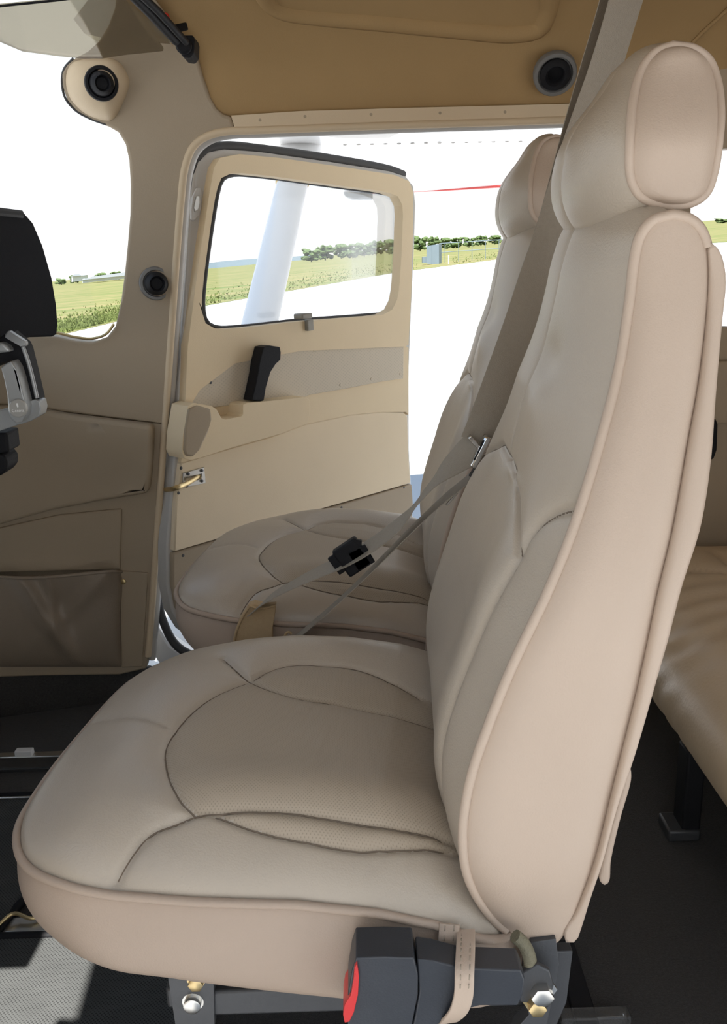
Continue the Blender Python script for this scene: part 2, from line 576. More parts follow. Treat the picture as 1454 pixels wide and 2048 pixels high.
# map pocket: sagging leatherette with folds
NUx, NUz = 70, 60
V = []
for i in range(NUz + 1):
    v = i / NUz
    for j in range(NUx + 1):
        u = j / NUx
        topy = 1118 + 34 * math.sin(math.pi * min(1, (u * 1.05)) ) * (1 - .5 * u) + 26 * u
        px = -150 + u * 392 + (1 - v) * (3 * math.sin(9 * v))
        py = topy + (1334 - topy) * v
        e = (1 - abs(2 * u - 1) ** 6) ** .5 * (1 - v ** 5) ** .5
        du, dv = u - .52, v
        fold = .016 * math.exp(-((u - .47 - .32 * v) / .055) ** 2) + .014 * math.exp(-((u - .93 + .48 * v) / .06) ** 2) * (1 - v) - .012 * math.exp(-((u - .72) / .10) ** 2 - ((v - .35) / .25) ** 2) + .010 * math.exp(-((u - .62 - .1 * v) / .03) ** 2) * (1 - v)
        p = W(px, py, .004 + e * (.028 + .012 * (1 - v)) + fold * e)
        V.append(p)
n_ = len(V)
V += [q + np.array([0, .003, 0]) for q in V]
Fc = []
c_ = NUx + 1
for i in range(NUz):
    for j in range(NUx):
        a = i * c_ + j
        Fc.append((a, a + 1, a + c_ + 1, a + c_))
        Fc.append((n_ + a, n_ + a + c_, n_ + a + c_ + 1, n_ + a + 1))
POCK = mat('dark_pocket_leatherette', (.27, .215, .16), .42, noise=.06, nscale=12, bump=.25, bscale=350)
recalc(obj('map_pocket', V, Fc, POCK, wr))
tube('pocket_hem', [V[j] + np.array([0, .001, 0]) for j in range(c_)], .004, POCK, wr, k=8)
c = W(247, 1163, .004)
lathe('snap_button', c, (0, -1, 0), [(0, .006), (.003, .006), (.004, .004)], BRASS, wr, k=14)
# black carpet strip below the trim
cs = [(-300, 1355), (150, 1350), (330, 1338), (340, 1500), (340, 1560), (-320, 1600)]
plate('carpet_kick_strip', WL(cs, -.012), (0, .02, 0), CARPET, wr)
# aft part of the wall with the rear window (behind the seats)
a0 = P(1230, 238, YW)
x_b = .46
rw = [np.array([x_b, YW, 1.30]), np.array([2.1, YW - .10, 1.30]), np.array([2.1, YW - .10, .0]), np.array([x_b, YW, .0])]
hole = [P(a, b2, YW - .02) for a, b2 in spline([(1395, 330), (1420, 302), (1470, 296), (1800, 290), (1850, 330), (1850, 610), (1800, 640), (1470, 655), (1415, 648), (1395, 615)], 44, True)]
hole = [np.array([max(h[0], x_b + .05), YW - .10 * max(0, (h[0] - x_b) / (2.1 - x_b)), h[2]]) for h in hole]
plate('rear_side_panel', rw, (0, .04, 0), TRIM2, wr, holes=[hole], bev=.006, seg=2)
# moulded lower edge above the door and rear pad
ls = [(462, 231), (600, 222), (800, 216), (1000, 211), (1240, 205), (1500, 200), (1500, 232), (1240, 236), (1000, 243), (800, 248), (600, 254), (470, 258)]
plate('lintel_trim', WL(ls, .006), (0, .05, 0), TRIM, wr, bev=.003, seg=2)
for q in ((520, 240), (610, 233), (742, 229), (880, 226), (1010, 224)):
    lathe('screw', W(*q, .006), (0, -1, 0), [(0, .0028), (.0008, .0026)], TRIM2, wr, k=10)
ra = [np.array([.64, 1.79, .745]), np.array([2.0, 1.72, .745]), np.array([2.0, 1.72, .60]), np.array([.62, 1.79, .62])]
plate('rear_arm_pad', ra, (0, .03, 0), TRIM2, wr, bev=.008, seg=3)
rh = [P(a, b2, 1.775) for a, b2 in ((1421, 838), (1432, 838), (1436, 850), (1434, 900), (1428, 918), (1418, 922))]
plate('rear_grab_handle', rh, (0, .02, 0), BLACK, wr, bev=.003, seg=2)
# door frame lip running round the opening
lip = [(296, 1312), (303, 1230), (312, 1100), (322, 960), (332, 820), (343, 660), (354, 500), (362, 400), (370, 335), (386, 294), (412, 273), (450, 263), (520, 260), (800, 250), (1000, 244), (1180, 238), (1225, 250), (1240, 300), (1235, 600), (1225, 1000), (1215, 1260), (1180, 1300), (1000, 1320), (420, 1335), (360, 1330), (330, 1300), (313, 1240), (318, 1150)]
lp3 = [W(a, b2, .002) for a, b2 in spline(lip[:16], 130)]
tube('door_frame_lip', lp3, .0075, TRIM, wr, k=10)
lp4 = [W(a + 7, b2 + 5, -.020) for a, b2 in spline(lip[:16], 130)]
tube('door_frame_edge', lp4, .010, GREYP, wr, k=10)
lp5 = [W(a, b2, -.030) for a, b2 in spline([(356, 520), (335, 800), (322, 1000), (313, 1130), (316, 1200), (330, 1252), (352, 1290), (388, 1312), (450, 1325), (1000, 1325)], 120)]
tube('door_seal', lp5, .010, RUBBER, wr, k=10)
# sill outside the seal: white painted ledge
sillp = [(306, 1170), (304, 1215), (316, 1255), (338, 1288), (372, 1312), (420, 1330), (1100, 1330), (1100, 1420), (380, 1380), (330, 1345), (300, 1300), (288, 1250), (292, 1190)]
plate('door_sill', [W(a, b2, -.045) for a, b2 in sillp], (0, .06, 0), WHITE, wr, bev=.006, seg=3)
low_sk = [(-260, 1330), (300, 1330), (350, 1360), (1240, 1370), (1240, 1700), (-260, 1750)]
plate('fuselage_skin', [W(a, b2, -.075) for a, b2 in low_sk], (0, .03, 0), WHITE, wr)
# ---- ball vents
def ball_vent(name, c, ax, r, label, parent=None, rim=RIM, proud=.012):
    ax = np.asarray(ax, float)
    ax /= np.linalg.norm(ax)
    t_ = thing(name, c, label, 'air vent', 'cabin air vents')
    c = np.asarray(c, float)
    lathe('rim', c - ax * .006, ax, [(0, r * 1.0), (.008, r * 1.0), (.011, r * .95), (.0115, r * .80), (.004, r * .74), (.004, r * .3)], rim, t_, k=36)
    lathe('nozzle', c - ax * .012, ax * 1.0, [(.012, r * .70), (.016 + proud * .4, r * .70), (.018 + proud * .9, r * .60), (.019 + proud * 1.2, r * .46), (.017 + proud * 1.2, r * .40), (.008 + proud, r * .33)], BLACK, t_, k=30)
    return t_
# moulded pod of the upper vent, part of the pillar
cp = W(205, 168, .02)
V, Fc = [], []
NA, NB = 40, 16
podo = spline([(128, 150), (140, 124), (180, 114), (235, 118), (262, 160), (250, 205), (225, 245), (203, 244), (165, 228), (135, 195)], NA, True)
for k in range(NB):
    q = k / (NB - 1)
    for j in range(NA):
        c2 = np.array([200, 172]) + (podo[j] - np.array([200, 172])) * (1 - q)
        V.append(W(c2[0], c2[1], -.012 + .060 * (1 - (1 - q) ** 2.4) ** .6))
for k in range(NB - 1):
    for j in range(NA):
        Fc.append((k * NA + j, k * NA + (j + 1) % NA, (k + 1) * NA + (j + 1) % NA, (k + 1) * NA + j))
recalc(obj('vent_pod', V, Fc, TRIM, wr))
ball_vent('air_vent', W(203, 167, .048), (.35, -.95, -.15), .030, 'black ball air vent in the rounded pod at the windshield corner', rim=BLACK, proud=.016)
ball_vent('air_vent', W(312, 567, .004), (.30, -.95, 0), .033, 'black ball air vent in grey ring on the pillar beside the door', proud=.020)

# ---- headliner
prof = [(1.835, 1.228), (1.822, 1.245), (1.805, 1.29), (1.78, 1.33), (1.735, 1.368), (1.67, 1.397), (1.58, 1.413), (1.4, 1.42), (1.2, 1.422)]
prof = prof + [(2.4 - a, b2) for a, b2 in prof[::-1][1:]]
prof = spline(prof, 60)
xs = np.linspace(-.37, 2.1, 60)
V, Fc = [], []
for x in xs:
    for a, b2 in prof:
        drop = .10 * sm(.8, 2.1, x)
        fx_ = -.0
        bulg = .012 * float(sm(-.37, -.30, x)) - .012
        V.append((x + (.075 * float(sm(1.62, 1.82, a)) if x < -.36 else 0), a, b2 - drop * float(sm(1.24, 1.4, b2)) + bulg))
n_ = len(prof)
Fc = [(i * n_ + j, i * n_ + j + 1, (i + 1) * n_ + j + 1, (i + 1) * n_ + j) for i in range(len(xs) - 1) for j in range(n_ - 1)]
m0 = len(V)
V += [(a, b2, c2 + .05) for a, b2, c2 in V]
Fc += [tuple(m0 + q for q in f[::-1]) for f in Fc]
NX = len(xs)
Fc += [(j, j + 1, m0 + j + 1, m0 + j) for j in range(n_ - 1)]
ce = recalc(obj('ceiling', V, Fc, HEAD, None))
tag(ce, 'tan moulded cabin headliner curving down to the door', 'headliner', kind='structure')
def CE(px, py, off=.0):
    Y = 1.6
    for _ in range(40):
        p = P(px, py, Y)
        zc = float(np.interp(p[1], prof[::-1, 0], prof[::-1, 1]))
        # move along the ray towards z = ceiling
        d = ray(px, py)
        Y = Y + .5 * ((zc - off - p[2]) / (d[2] / d[1] + .45))
    return P(px, py, Y)
tr = [CE(a, b2, -.012) for a, b2 in ((500, -120), (540, 0), (568, 16), (640, 27), (760, 38), (900, 52), (1030, 62), (1078, 52), (1092, 25), (1098, 0), (1104, -120))]
tube('headliner_ridge', spline(tr, 80), .020, HEAD, ce, k=10)
q0 = P(1111, 147, 1.765)
vent3 = ball_vent('air_vent', q0 + np.array([0, 0.004, 0]), (-.05, -.80, -.52), .040, 'round dark air vent in grey ring set in the headliner', proud=.004)
# rear headliner seam and light panel
tube('headliner_seam', spline([CE(a, b2, .003) for a, b2 in ((1380, 92), (1400, 70), (1430, 42), (1470, 5), (1500, -30))], 30), .0035, HEAD, ce, k=8)
rl = PZ(1370, -10, 1.40)
boxo('overhead_light_panel', (rl[0] + .10, rl[1] - .16, 1.402), (.34, .34, .014), TRIM, ce, bev=.004)
# ---- near wall: lintel over the door opening, aft wall (all outside the picture)
wl = thing('wall_left', (0, .57, 0), 'near cabin wall around the open door, mostly out of view', 'wall', kind='structure')
boxo('door_header', (.35, .565, 1.27), (1.6, .03, .09), TRIM, wl, bev=.004)
hole = [np.array([a, .55, b2]) for a, b2 in spline([(.80, 1.17), (.85, 1.2), (1.8, 1.18), (1.85, 1.12), (1.8, .68), (1.7, .62), (.86, .62), (.80, .68)], 40, True)]
plate('rear_side_panel', [np.array([a, .55, b2]) for a, b2 in ((.72, 1.32), (2.1, 1.32), (2.1, 0), (.72, 0))], (0, .04, 0), TRIM2, wl, holes=[hole])
boxo('front_side_panel', (-.80, .56, .35), (.74, .03, .88), TRIM2, wl, bev=.004)
fwl = boxo('wall_front', (-1.19, 1.2, .25), (.03, 1.26, .64), CARPET)
tag(fwl, 'dark firewall ahead of the footwell', 'wall', kind='structure')
rb = boxo('wall_back', (2.1, 1.2, .65), (.04, 1.3, 1.35), TRIM2)
tag(rb, 'beige bulkhead behind the rear bench', 'wall', kind='structure')
# ---- windshield
NXw, NYw = 24, 10
V = []
for i in range(NYw + 1):
    v = i / NYw
    for j in range(NXw + 1):
        a = -1 + 2 * j / NXw
        xb, zb_ = -1.15 + .62 * abs(a) ** 2.6, .85
        xt, ztp = -.62 + .0 * abs(a), 1.42 - .10 * abs(a) ** 4
        bow = math.sin(math.pi * v) * .06
        V.append((xb + (xt - xb) * v - bow * (1 - abs(a) ** 3), 1.2 + a * .645, zb_ + (ztp - zb_) * v + bow * .5))
Fc = [(i * (NXw + 1) + j, i * (NXw + 1) + j + 1, (i + 1) * (NXw + 1) + j + 1, (i + 1) * (NXw + 1) + j) for i in range(NYw) for j in range(NXw)]
ws = obj('window_1', V, Fc, GLASS)
tag(ws, 'clear curved windshield ahead of the door pillar', 'windshield', kind='structure')
tube('gasket', [W(a, b2, .010) for a, b2 in spline([(60, 662), (115, 666), (150, 674), (185, 677), (212, 668), (228, 648)], 40)], .0028, BRASS, wr, k=8)
tube('gasket', [W(a, b2, .0) for a, b2 in spline([(146, 117), (128, 138), (124, 165), (130, 195), (150, 220), (182, 238), (212, 249)], 40)], .0022, RUBBER, wr, k=8)
# engine cowl, seen by the light only through the windshield
V = []
for i in range(12):
    v = i / 11
    for j in range(25):
        a = -1 + j / 12
        xb = -1.22 - v * 1.2
        V.append((xb, 1.2 + a * (.50 - .08 * v), .80 - .05 * v - .32 * abs(a) ** 3 * v))
cw = obj('engine_cowl', V, [(i * 25 + j, i * 25 + j + 1, (i + 1) * 25 + j + 1, (i + 1) * 25 + j) for i in range(11) for j in range(24)], WHITE)
tag(cw, 'white engine cowling ahead of the windshield', 'cowling')

# ================================================================ the open door
TH = math.radians(48)
DP = np.array([-.372, 1.845, 0.0])
DH = np.array([math.cos(TH), math.sin(TH), 0])
DN = np.array([math.sin(TH), -math.cos(TH), 0])      # towards the cabin
def D(px, py, off=0.):
    return PPl(px, py, DP + DN * off, DN)
def DL(lst, off=0., n=None):
    if n:
        return [D(a, b2, off) for a, b2 in spline(lst, n, True)]
    return [D(a, b2, off) for a, b2 in lst]
# the near door, swung right round beside the camera
nd = thing('door_2', (-.42, .54, .2), 'near cabin door swung open, out of view', 'door', kind='structure')
NH, NN = np.array([-.12, -.99, 0]), np.array([.99, -.12, 0])
nq = lambda a, z, o_=0.: np.array([-.42, .53, 0]) + NH * a + np.array([0, 0, z]) + NN * o_
plate('door_shell', [nq(a, z) for a, z in ((0, .16), (.10, .10), (.66, .10), (.74, .18), (.72, 1.14), (.66, 1.2), (.14, 1.2), (.06, 1.1))], -NN * .035, TRIM, nd,
      holes=[[nq(a, z) for a, z in ((.12, .80), (.14, .76), (.62, .78), (.66, .82), (.64, 1.08), (.60, 1.12), (.18, 1.12), (.14, 1.08))]], bev=.004)
dr = thing('door_1', (-.37, 1.85, .2), 'open cabin door with window, black handle, armrest and cream panels', 'door', kind='structure')
win = [(443, 356), (462, 347), (520, 350), (620, 363), (700, 374), (770, 384), (795, 392), (805, 412), (805, 450), (801, 540), (796, 590), (788, 615), (770, 628), (720, 634), (600, 643), (480, 656), (430, 657), (411, 646), (404, 615), (408, 555), (415, 500), (424, 435), (434, 380)]
shell = [(388, 352), (398, 322), (418, 304), (450, 298), (520, 303), (660, 323), (780, 342), (812, 352), (828, 372), (832, 410), (828, 520), (822, 650), (818, 760), (819, 900), (824, 1000), (826, 1040), (815, 1075), (700, 1140), (560, 1220), (430, 1290), (400, 1285), (368, 1262), (345, 1225), (334, 1170), (334, 1090), (346, 950), (358, 780), (370, 600), (380, 440)]
bigw = [(a + (-3 if a < 600 else 3), b2 + (-3 if b2 < 500 else 3)) for a, b2 in win]
plate('door_shell', DL(shell, 0), -DN * .035, GREYP, dr, holes=[DL(bigw, 0, 60)], bev=.004, seg=2)
upper = [(428, 335), (440, 316), (480, 308), (560, 316), (700, 336), (790, 350), (818, 362), (827, 385), (827, 440), (822, 600), (817, 690), (810, 693), (600, 702), (470, 727), (400, 780), (380, 812), (370, 812), (376, 690), (390, 580), (400, 510), (410, 445), (419, 385)]
plate('window_surround', DL(upper, .020), -DN * .028, DOORT, dr, holes=[DL(win, .020, 60)], bev=.006, seg=3)
plate('window_pane', DL([(a + (-6 if a < 600 else 6), b2 + (-6 if b2 < 500 else 6)) for a, b2 in win], -.020), -DN * .003, GLASS, dr)
gk = spline([D(a, b2, -.014) for a, b2 in spline([(a + (2 if a < 600 else -2), b2 + (2 if b2 < 500 else -2)) for a, b2 in win], 90, True)], 110, True)
tube('window_gasket', gk, .0055, RUBBER, dr, k=8, closed=True)
seal = spline([D(a, b2, -.012) for a, b2 in ((383, 410), (387, 350), (395, 318), (415, 299), (450, 293), (520, 299), (660, 318), (780, 340), (806, 350))], 70)
tube('top_seal', seal, .011, RUBBER, dr, k=10)
midp = [(374, 812), (380, 812), (400, 780), (470, 727), (600, 702), (812, 692), (817, 696), (817, 830), (812, 824), (760, 824), (700, 830), (613, 848), (540, 874), (420, 908), (362, 926)]
plate('middle_panel', DL(midp, .012), -DN * .02, DOORT, dr, bev=.003, seg=2)
ins = [(380, 806), (396, 778), (430, 745), (480, 718), (530, 702), (580, 694), (700, 687), (808, 681), (807, 757), (760, 764), (700, 776), (620, 790), (592, 802), (490, 806), (430, 815)]
plate('dotted_insert', DL(ins, .017), -DN * .02, DOTV, dr, bev=.002, seg=2)
for q in ((420, 763), (628, 701), (700, 693), (770, 688), (680, 770), (742, 758), (800, 748)):
    lathe('dimple', D(q[0], q[1], .016), DN, [(0, .004), (.0022, .003)], DOTV, dr, k=10)
lowp = [(362, 926), (420, 908), (540, 874), (613, 848), (700, 830), (760, 824), (808, 825), (815, 832), (817, 900), (821, 966), (700, 1001), (560, 1041), (348, 1103), (352, 1010)]
plate('lower_panel', DL(lowp, .013), -DN * .02, CREAM, dr, bev=.003, seg=2)
kick = [(346, 1106), (560, 1044), (700, 1004), (824, 968), (827, 1010), (824, 1045), (812, 1075), (700, 1140), (560, 1220), (430, 1288), (400, 1276), (370, 1248), (354, 1215), (346, 1170)]
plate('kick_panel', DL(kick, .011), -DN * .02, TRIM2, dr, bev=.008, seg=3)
arm = [(376, 812), (390, 806), (424, 812), (434, 820), (443, 836), (452, 839), (482, 833), (486, 828), (486, 810), (494, 806), (560, 800), (612, 794), (619, 800), (619, 830), (613, 847), (560, 868), (470, 893), (400, 916), (384, 920), (370, 918), (364, 905), (366, 870)]
plate('armrest', DL(arm, .062), -DN * .055, DOORT, dr, bev=.012, seg=5)
cap = [(378, 818), (396, 811), (422, 818), (424, 836), (416, 866), (400, 900), (386, 914), (373, 912), (369, 900), (371, 860)]
plate('armrest_end_cap', DL(cap, .0665), -DN * .02, TRIM2, dr, bev=.006, seg=3)
han = [(527, 694), (540, 691), (560, 694), (562, 704), (561, 720), (552, 728), (541, 745), (533, 772), (528, 801), (520, 803), (504, 801), (509, 780), (515, 752), (520, 722)]
plate('door_handle', DL(han, .055), -DN * .03, BLACK, dr, bev=.004, seg=3)
plate('handle_bezel', DL([(498, 806), (506, 700), (516, 694), (522, 700), (512, 806)], .019), -DN * .01, TRIM2, dr, bev=.002, seg=2)
lat = boxo('window_latch', D(606, 632, .04), (.034, .030, .012), LATCH, dr, rot=Matrix.Rotation(TH, 3, 'Z'), bev=.003)
boxo('latch_base', D(618, 650, .024), (.020, .012, .026), LATCH, lat, rot=Matrix.Rotation(TH, 3, 'Z'), bev=.002)
sp_ = DL([(394, 376), (401, 374), (405, 384), (404, 412), (397, 434), (389, 442), (384, 438), (384, 420), (387, 395)], .006)
stp = plate('striker_plate', sp_, -DN * .008, GREYP, dr, bev=.002, seg=2)
plate('striker_slot', DL([(394, 392), (399, 391), (400, 404), (396, 420), (390, 424), (389, 410)], .0085), -DN * .004, STEEL, stp, bev=.001, seg=1)
# check strap with its plate
pl = DL([(367, 946), (409, 934), (412, 966), (409, 967), (366, 976)], .017)
ckp = plate('check_plate', pl, -DN * .008, STEEL, dr, bev=.001, seg=1, holes=[DL([(371, 957), (403, 948), (404, 957), (372, 967)], .017)])
tube('check_arm', spline([D(400, 951, .01), D(378, 965, .035), D(352, 976, .05), W(330, 980, -.0)], 24), .0055, BRASS, dr, k=8, flat=.5)
for q in ((377, 948), (404, 941), (404, 962), (374, 972), (362, 936), (357, 986), (366, 1111), (683, 1015), (808, 975), (799, 1032), (421, 762 + 3)):
    lathe('screw', D(q[0], q[1], .0185), DN, [(0, .0036), (.0012, .0032), (.0018, .0012)], DKMET, dr, k=10)
# ================================================================ cockpit seat (modelled once, the second is a copy)
SY0, SY1 = .66, 1.16
SHR = .05
SHC = .10                                             # the cabin's lateral axis runs a little aft of the view axis
def grid_faces(nr, nc, wrap_r=False, base=0):
    Fc = []
    for i in range(nr if wrap_r else nr - 1):
        for j in range(nc - 1):
            i2 = (i + 1) % nr
            Fc.append((base + i * nc + j, base + i * nc + j + 1, base + i2 * nc + j + 1, base + i2 * nc + j))
    return Fc
def loaf(name, front, rear, yn, yf, bulge, material, parent, n=110, m=61, puff=.012, cap_mat=None, seams=None, ue=None, capk=14, shear=0.):
    """A stuffed cushion: side outline = front + rear curve (x,z), carried from yn(x,z) to yf(x,z)."""
    fr = spline(front, n)
    re = spline(rear, n)
    loop = np.concatenate([fr, re[::-1][1:-1]])           # bottom -> top -> bottom
    L = len(loop)
    tg = np.roll(loop, -1, 0) - np.roll(loop, 1, 0)
    tg /= np.linalg.norm(tg, axis=1)[:, None] + 1e-9
    nrm = np.stack([-tg[:, 1], tg[:, 0]], -1)
    cen = loop.mean(0)
    if np.sum(nrm[n // 2] * (loop[n // 2] - re[n // 2])) < 0:
        nrm = -nrm
    for _ in range(3):
        nrm = (np.roll(nrm, 1, 0) + nrm * 2 + np.roll(nrm, -1, 0))
        nrm /= np.linalg.norm(nrm, axis=1)[:, None]
    if ue is not None:
        m = len(ue)
    u = np.linspace(0, 1, m)
    u = .5 - .5 * np.cos(np.pi * u) * (1 - .18 * np.sin(np.pi * u)) if ue is None else ue   # denser at the edges
    isf = np.zeros(L)
    isf[:n] = 1
    for _ in range(6):
        isf = (np.roll(isf, 1) + isf + np.roll(isf, -1)) / 3
    X, Zz = loop[:, 0][:, None], loop[:, 1][:, None]
    y0 = yn(loop[:, 0], loop[:, 1])[:, None]
    y1 = yf(loop[:, 0], loop[:, 1])[:, None]
    UU = np.broadcast_to(u[None, :], (L, m))
    B = bulge(X, Zz, UU, isf[:, None])
    def surf(Bv):
        S = np.zeros((L, m, 3))
        S[..., 0] = X + nrm[:, 0][:, None] * Bv
        S[..., 1] = y0 + (y1 - y0) * UU
        S[..., 2] = Zz + nrm[:, 1][:, None] * Bv
        S[..., 0] += shear * (S[..., 1] - y0)
        return S
    S = surf(B)
    midx = None
    if seams:
        S = surf(B + seams(S, n, UU))
    V = list(S.reshape(-1, 3))
    Fc = grid_faces(L, m, True)
    mi = [0] * len(Fc)
    # side caps
    for side in (0, 1):
        base = len(V)
        s = np.linspace(0, 1, capk + 2)
        sgn = -1 if side == 0 else 1
        rows = []
        for i in range(1, n - 1):
            row = [i * m + (0 if side == 0 else m - 1)]
            a = S[i, 0 if side == 0 else m - 1]
            j = L - i if i < n else 0
            b2i = (2 * n - 2 - i) % L
            b2 = S[b2i, 0 if side == 0 else m - 1]
            endf = math.sin(math.pi / 2 * min(1.0, min(i, n - 1 - i) / (n * .18)))
            for q in s[1:-1]:
                p = a * (1 - q) + b2 * q
                p = p + np.array([0, sgn * puff * endf * (1 - abs(2 * q - 1) ** 3.5), 0])
                row.append(len(V))
                V.append(p)
            row.append(b2i * m + (0 if side == 0 else m - 1))
            rows.append(row)
        e = 0 if side == 0 else m - 1
        for i in range(len(rows) - 1):
            for j in range(len(rows[0]) - 1):
                Fc.append((rows[i][j], rows[i][j + 1], rows[i + 1][j + 1], rows[i + 1][j]))
                mi.append(1)
        bt, tp = 0 * m + e, (n - 1) * m + e
        for j in range(len(rows[0]) - 1):
            Fc.append((bt, rows[0][j + 1], rows[0][j]))
            Fc.append((tp, rows[-1][j], rows[-1][j + 1]))
            mi += [1, 1]
    o = obj(name, V, Fc, material, parent, mats=[material, cap_mat or material], midx=mi)
    recalc(o)
    return o, S, nrm, n

def px_list(lst, yfun, iters=4):
    out = []
    for a, b2 in lst:
        Y = .7
        for _ in range(iters):
            p = P(a, b2, Y)
            Y = float(yfun(p[0], p[2]))
        out.append((p[0], p[2]))
    return out
def uv_find(S, n, px, py, rows=None, lo=0):
    """nearest front grid point under a pixel (the front-most one)"""
    q = proj(S[lo:n])
    d2 = np.hypot(q[..., 0] - px, q[..., 1] - py)
    ok = d2 < max(6.0, d2.min() + 2)
    dep = np.where(ok, q[..., 2] + d2 * .002, 1e9)
    i, j = np.unravel_index(np.argmin(dep), dep.shape)
    return i + lo, j

seat = thing('cockpit_seat', (0.0, .91, 0.0), 'near cream leather pilot seat with headrest and black belt buckle at its base', 'seat', 'front seats')

# ---- seat cushion
pn = [(-150, 1600, .72), (60, 1735, .685), (130, 1765, .668), (230, 1789, .66), (400, 1797, .66), (600, 1802, .66), (760, 1820, .66), (870, 1846, .66), (940, 1872, .66), (1010, 1900, .66)]
zt = sorted([(P(a, b2, y)[0], P(a, b2, y)[2]) for a, b2, y in pn[1:]] + [(-.345, .449), (-.37, .45), (.30, .325)])
ZX, ZV = np.array([q[0] for q in zt]), np.array([q[1] for q in zt])
def zp(x, y=.68):
    return np.interp(x - SHC * (np.asarray(y) - .68), ZX, ZV)
plan = [(-.357, .90), (-.358, .80), (-.350, .735), (-.325, .692), (-.28, .668), (-.2, .66), (-.05, .658), (.05, .66), (.10, .666), (.128, .69), (.135, .78),
        (.135, .91), (.135, 1.04), (.128, 1.12), (.10, 1.152), (.05, 1.16), (-.05, 1.162), (-.2, 1.155), (-.27, 1.135), (-.32, 1.09), (-.345, 1.03)]
plan = [(a + SHC * (b2 - .68), b2) for a, b2 in plan]
NT, NR = 300, 86
OUT = spline(plan, NT, closed=True)
CX, CY = -.075, .91
rr = (np.linspace(0, 1, NR) ** .82)[1:]
GX = CX + np.outer(rr, OUT[:, 0] - CX)
GY = CY + np.outer(rr, OUT[:, 1] - CY)
RR = np.broadcast_to(rr[:, None], GX.shape)
def ctop(x, y, r):
    yn = (y - .91) / .25
    h = .060 * np.clip(1 - r ** 3.6, 0, 1) ** .55
    h = h + .016 * np.exp(-((np.abs(yn) - .66) / .2) ** 2) * np.clip(1 - r ** 8, 0, 1) * sm(-.28, -.12, x - SHC * (y - .68))
    h = h - .012 * np.exp(-(yn / .45) ** 2) * sm(-.2, .1, x)
    h = h - .018 * sm(-.2, -.36, x - SHC * (y - .68)) * np.clip(1 - r ** 8, 0, 1) * (.4 + .6 * sm(.9, 1.12, y))
    return zp(x, y) + h
GZ = ctop(GX, GY, RR)
def c_find(px, py):
    q = proj(np.stack([GX, GY, GZ], -1))
    d2 = np.hypot(q[..., 0] - px, q[..., 1] - py)
    ok = d2 < max(7.0, d2.min() + 2)
    dep = np.where(ok, q[..., 2] + d2 * .002, 1e9)
    i, j = np.unravel_index(np.argmin(dep), dep.shape)
    return GX[i, j], GY[i, j]
CS = [
    [(500, 1350), (460, 1366), (420, 1385), (380, 1412), (350, 1446), (332, 1485), (330, 1515), (340, 1552), (365, 1590), (392, 1618)],
    [(233, 1745), (246, 1712), (270, 1682), (310, 1650), (350, 1632), (392, 1618), (440, 1609), (520, 1606), (640, 1618), (760, 1640), (880, 1662)],
    [(430, 1617), (500, 1645), (600, 1668), (720, 1682), (800, 1686), (885, 1689)],
    [(445, 1303), (475, 1332), (500, 1350), (560, 1375), (620, 1390), (720, 1407), (800, 1424), (880, 1452)],
    [(505, 1348), (540, 1327), (590, 1318), (660, 1320), (730, 1333), (790, 1358), (840, 1385)],
    [(332, 1445), (290, 1434), (240, 1432), (190, 1436)],
]
CSX = [spline([c_find(*q) for q in s], 60) for s in CS]
d_ = CSX[1][0] - CSX[1][4]
CSX[1] = np.vstack([[CSX[1][0] + d_ / np.linalg.norm(d_) * q for q in (.06, .045, .03, .015)], CSX[1]])
for k_ in (1, 2, 3):
    e, d_ = CSX[k_][-1], CSX[k_][-1] - CSX[k_][-8]
    CSX[k_] = np.vstack([CSX[k_], [e + d_ / np.linalg.norm(d_) * .10]])
def seam_h(A, B2, lines, dep, wd, pil, pw):
    d = np.full(A.shape, 1e9)
    for l in lines:
        d = np.minimum(d, seg_dist(A, B2, l))
    return -dep * np.exp(-(d / wd) ** 2) - pil * np.exp(-d / pw)
edge = np.clip((1 - RR) / .012, 0, 1)
GZ = GZ + seam_h(GX, GY, CSX[:5], .0032, .0030, .0075, .022) * edge + seam_h(GX, GY, CSX[5:], .0016, .0025, .002, .012) * edge
GZ = GZ + .0012 * np.sin(GX * 60 + GY * 35) * np.exp(-((GY - .70) / .04) ** 2) * sm(-.1, .08, GX)
# seat creases near the back corner
cr_ = np.zeros_like(GZ)
for k_ in range(7):
    x0 = -.01 + k_ * .021
    cr_ += np.exp(-seg_dist(GX, GY, [(x0, .672), (x0 + .035, .675 + .035 + .006 * (k_ % 3))]) ** 2 / .0022 ** 2)
GZ = GZ - .0011 * cr_ * edge
V = [(CX, CY, float(ctop(np.array(CX), np.array(CY), np.array(0.))) - .0)]
V += list(np.stack([GX, GY, GZ], -1).reshape(-1, 3))
Fc = []
mi = []
for j in range(NT):
    Fc.append((0, 1 + j, 1 + (j + 1) % NT))
    mi.append(1)
nring = len(rr)
mid = np.stack([(GX[:-1] + GX[1:]) / 2, (GY[:-1] + GY[1:]) / 2], -1)
ins_c = np.vstack([CSX[0][::-1], CSX[3][(np.hypot(*(CSX[3] - CSX[0][0]).T)).argmin():], CSX[1][::-1][:len(CSX[1]) - (np.hypot(*(CSX[1] - CSX[0][-1]).T)).argmin()]])
lens1 = np.vstack([CSX[1][(np.hypot(*(CSX[1] - CSX[2][0]).T)).argmin():], CSX[2][::-1]])
lens2 = np.vstack([CSX[3][(np.hypot(*(CSX[3] - CSX[4][0]).T)).argmin():], CSX[4][::-1]])
perf = inside(mid[..., 0], mid[..., 1], ins_c) | inside(mid[..., 0], mid[..., 1], lens1) | inside(mid[..., 0], mid[..., 1], lens2)
